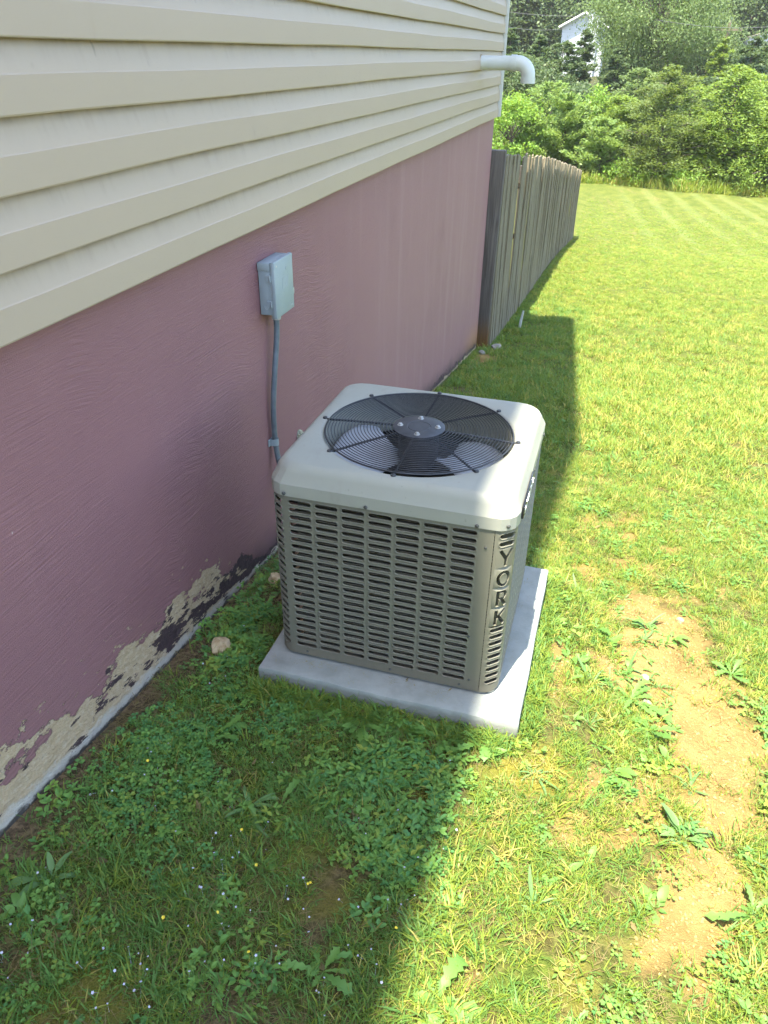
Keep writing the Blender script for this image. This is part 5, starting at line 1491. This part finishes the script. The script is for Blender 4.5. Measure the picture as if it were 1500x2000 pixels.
# ------------------------------------------------------------------ single weeds and stones that stand out
def build_weeds():
    W = [
        ('plantain_weed', 'long', 0.49, -1.74, 9, 0.115, 0.015, 'weed_blue', 'spidery rosette of narrow blue green leaves in the middle of the shaded grass'),
        ('dandelion_weed', 'dandelion', 0.50, -1.365, 9, 0.085, 0.028, 'weed', 'leafy dandelion at the left end of the pad\'s front edge'),
        ('dandelion_weed', 'dandelion', 0.66, -1.385, 9, 0.095, 0.030, 'weed', 'leafy dandelion below the middle of the pad\'s front edge'),
        ('plantain_weed', 'plantain', 0.78, -1.365, 6, 0.075, 0.024, 'weed', 'broad leaved plantain against the pad\'s front edge'),
        ('dandelion_weed', 'dandelion', 0.91, -1.365, 8, 0.085, 0.032, 'weed', 'dandelion against the pad\'s front edge where the shadow ends'),
        ('dandelion_weed', 'dandelion', 1.00, -1.345, 6, 0.070, 0.028, 'weed', 'half lit dandelion at the pad\'s front right corner'),
        ('dandelion_weed', 'dandelion', 1.42, -0.93, 12, 0.140, 0.034, 'weed', 'big sprawling dandelion beside the bare soil'),
        ('dandelion_weed', 'dandelion', 1.47, -1.07, 10, 0.110, 0.032, 'weed', 'dandelion just in front of the big sprawling one'),
        ('plantain_weed', 'plantain', 1.36, -1.30, 8, 0.085, 0.026, 'weed', 'sunny plantain rosette between the pad corner and the bare soil'),
        ('plantain_weed', 'plantain', 1.53, -1.48, 12, 0.105, 0.017, 'weed_blue', 'pale upright plantain rosette on the lower bare soil'),
        ('dandelion_weed', 'dandelion', 1.30, -0.60, 9, 0.090, 0.026, 'weed', 'dandelion beyond the pad\'s right edge near the head of the bare soil'),
        ('dandelion_weed', 'dandelion', 1.76, -0.66, 7, 0.095, 0.030, 'weed', 'small dandelion on the right side of the bare soil'),
        ('dandelion_weed', 'dandelion', 1.665, -1.66, 7, 0.110, 0.028, 'weed', 'dandelion with one long leaf at the right edge near the bottom'),
        ('dandelion_weed', 'dandelion', 1.03, -2.06, 7, 0.090, 0.045, 'weed', 'sunlit broad yellow green weed at the bottom edge of the picture'),
        ('dandelion_weed', 'dandelion', 0.29, -1.53, 7, 0.075, 0.024, 'weed', 'dandelion in shade beside the peeling wall foot'),
        ('dandelion_weed', 'dandelion', 0.80, -2.08, 7, 0.080, 0.028, 'weed', 'broad leaved weed in shade at the bottom edge of the picture'),
        ('plantain_weed', 'plantain', 0.18, -2.07, 6, 0.090, 0.020, 'weed_blue', 'narrow leaved weed in shade at the lower left near the wall'),
    ]
    for i, (nm, kind, x, y, n, ln, w, mt, lab) in enumerate(W):
        o = link_mesh(nm, rosette(kind, 900 + i, n, ln * (0.72 if x > 1.1 else 0.9), w * 0.85, M[mt], (0.1, 0.75)))
        o.location = (x, y, float(gz(x, y)) + 0.006); tag(o, lab, 'weed', 'weeds that stand out')
    St = [('stone', 0.125, -1.165, 0.034, 'stone', 'tan stone lying in the grass near the peeling wall foot'),
          ('stone', 0.13, -0.73, 0.030, 'stone', 'tan stone between the unit and the dark wall foot'),
          ('stone', 1.47, -0.78, 0.016, 'greystone', 'pale pebble on the upper bare soil'),
          ('stone', 1.47, -0.92, 0.017, 'greystone', 'pale pebble on the left of the bare soil'),
          ('stone', 1.62, -0.34, 0.018, 'stone', 'pale pebble at the head of the bare soil'),
          ('stone', 0.20, 5.02, 0.055, 'greystone', 'grey stone at the foot of the fence post'),
          ('stone', 0.10, 4.62, 0.035, 'greystone', 'small grey stone on the orange clay at the house corner')]
    for i, (nm, x, y, r, mt, lab) in enumerate(St):
        bm = bmesh.new(); bmesh.ops.create_icosphere(bm, subdivisions=2, radius=r); rr = random.Random(i)
        ax = (rr.uniform(0.9, 1.25), rr.uniform(0.75, 1.0), rr.uniform(0.6, 0.8))
        for v in bm.verts: k = 1 + rr.uniform(-0.16, 0.16); v.co = Vector((v.co.x * ax[0] * k, v.co.y * ax[1] * k, v.co.z * ax[2] * k))
        me = bpy.data.meshes.new(nm); bm.to_mesh(me); bm.free(); me.polygons.foreach_set('use_smooth', [True] * len(me.polygons)); me.set_sharp_from_angle(angle=math.radians(28))
        o = link_mesh(nm, me, M[mt]); o.location = (x, y, float(gz(x, y)) + r * 0.35); o.rotation_euler = (0, 0, rr.uniform(0, 6)); tag(o, lab, 'stone')


build_weeds()


# ------------------------------------------------------------------ added haze volume, imitating lens veil
def build_haze():
    SC.cycles.volume_bounces = 0
    mb = MB(); mb.box((-140, -30, -7), (170, 330, 46)); o = mb.build('haze', None, None, False)
    m = bpy.data.materials.new('veil_haze'); m.use_nodes = True; n = m.node_tree.nodes; n.clear()
    pv = n.new('ShaderNodeVolumePrincipled'); out = n.new('ShaderNodeOutputMaterial')
    pv.inputs['Color'].default_value = (0.94, 0.95, 0.93, 1); pv.inputs['Density'].default_value = 0.00028; pv.inputs['Anisotropy'].default_value = 0.2
    m.node_tree.links.new(pv.outputs[0], out.inputs['Volume'])
    o.data.materials.clear(); o.data.materials.append(m)
    tag(o, 'added pale haze veiling the far trees like lens glare', 'haze', None, 'stuff')


build_haze()
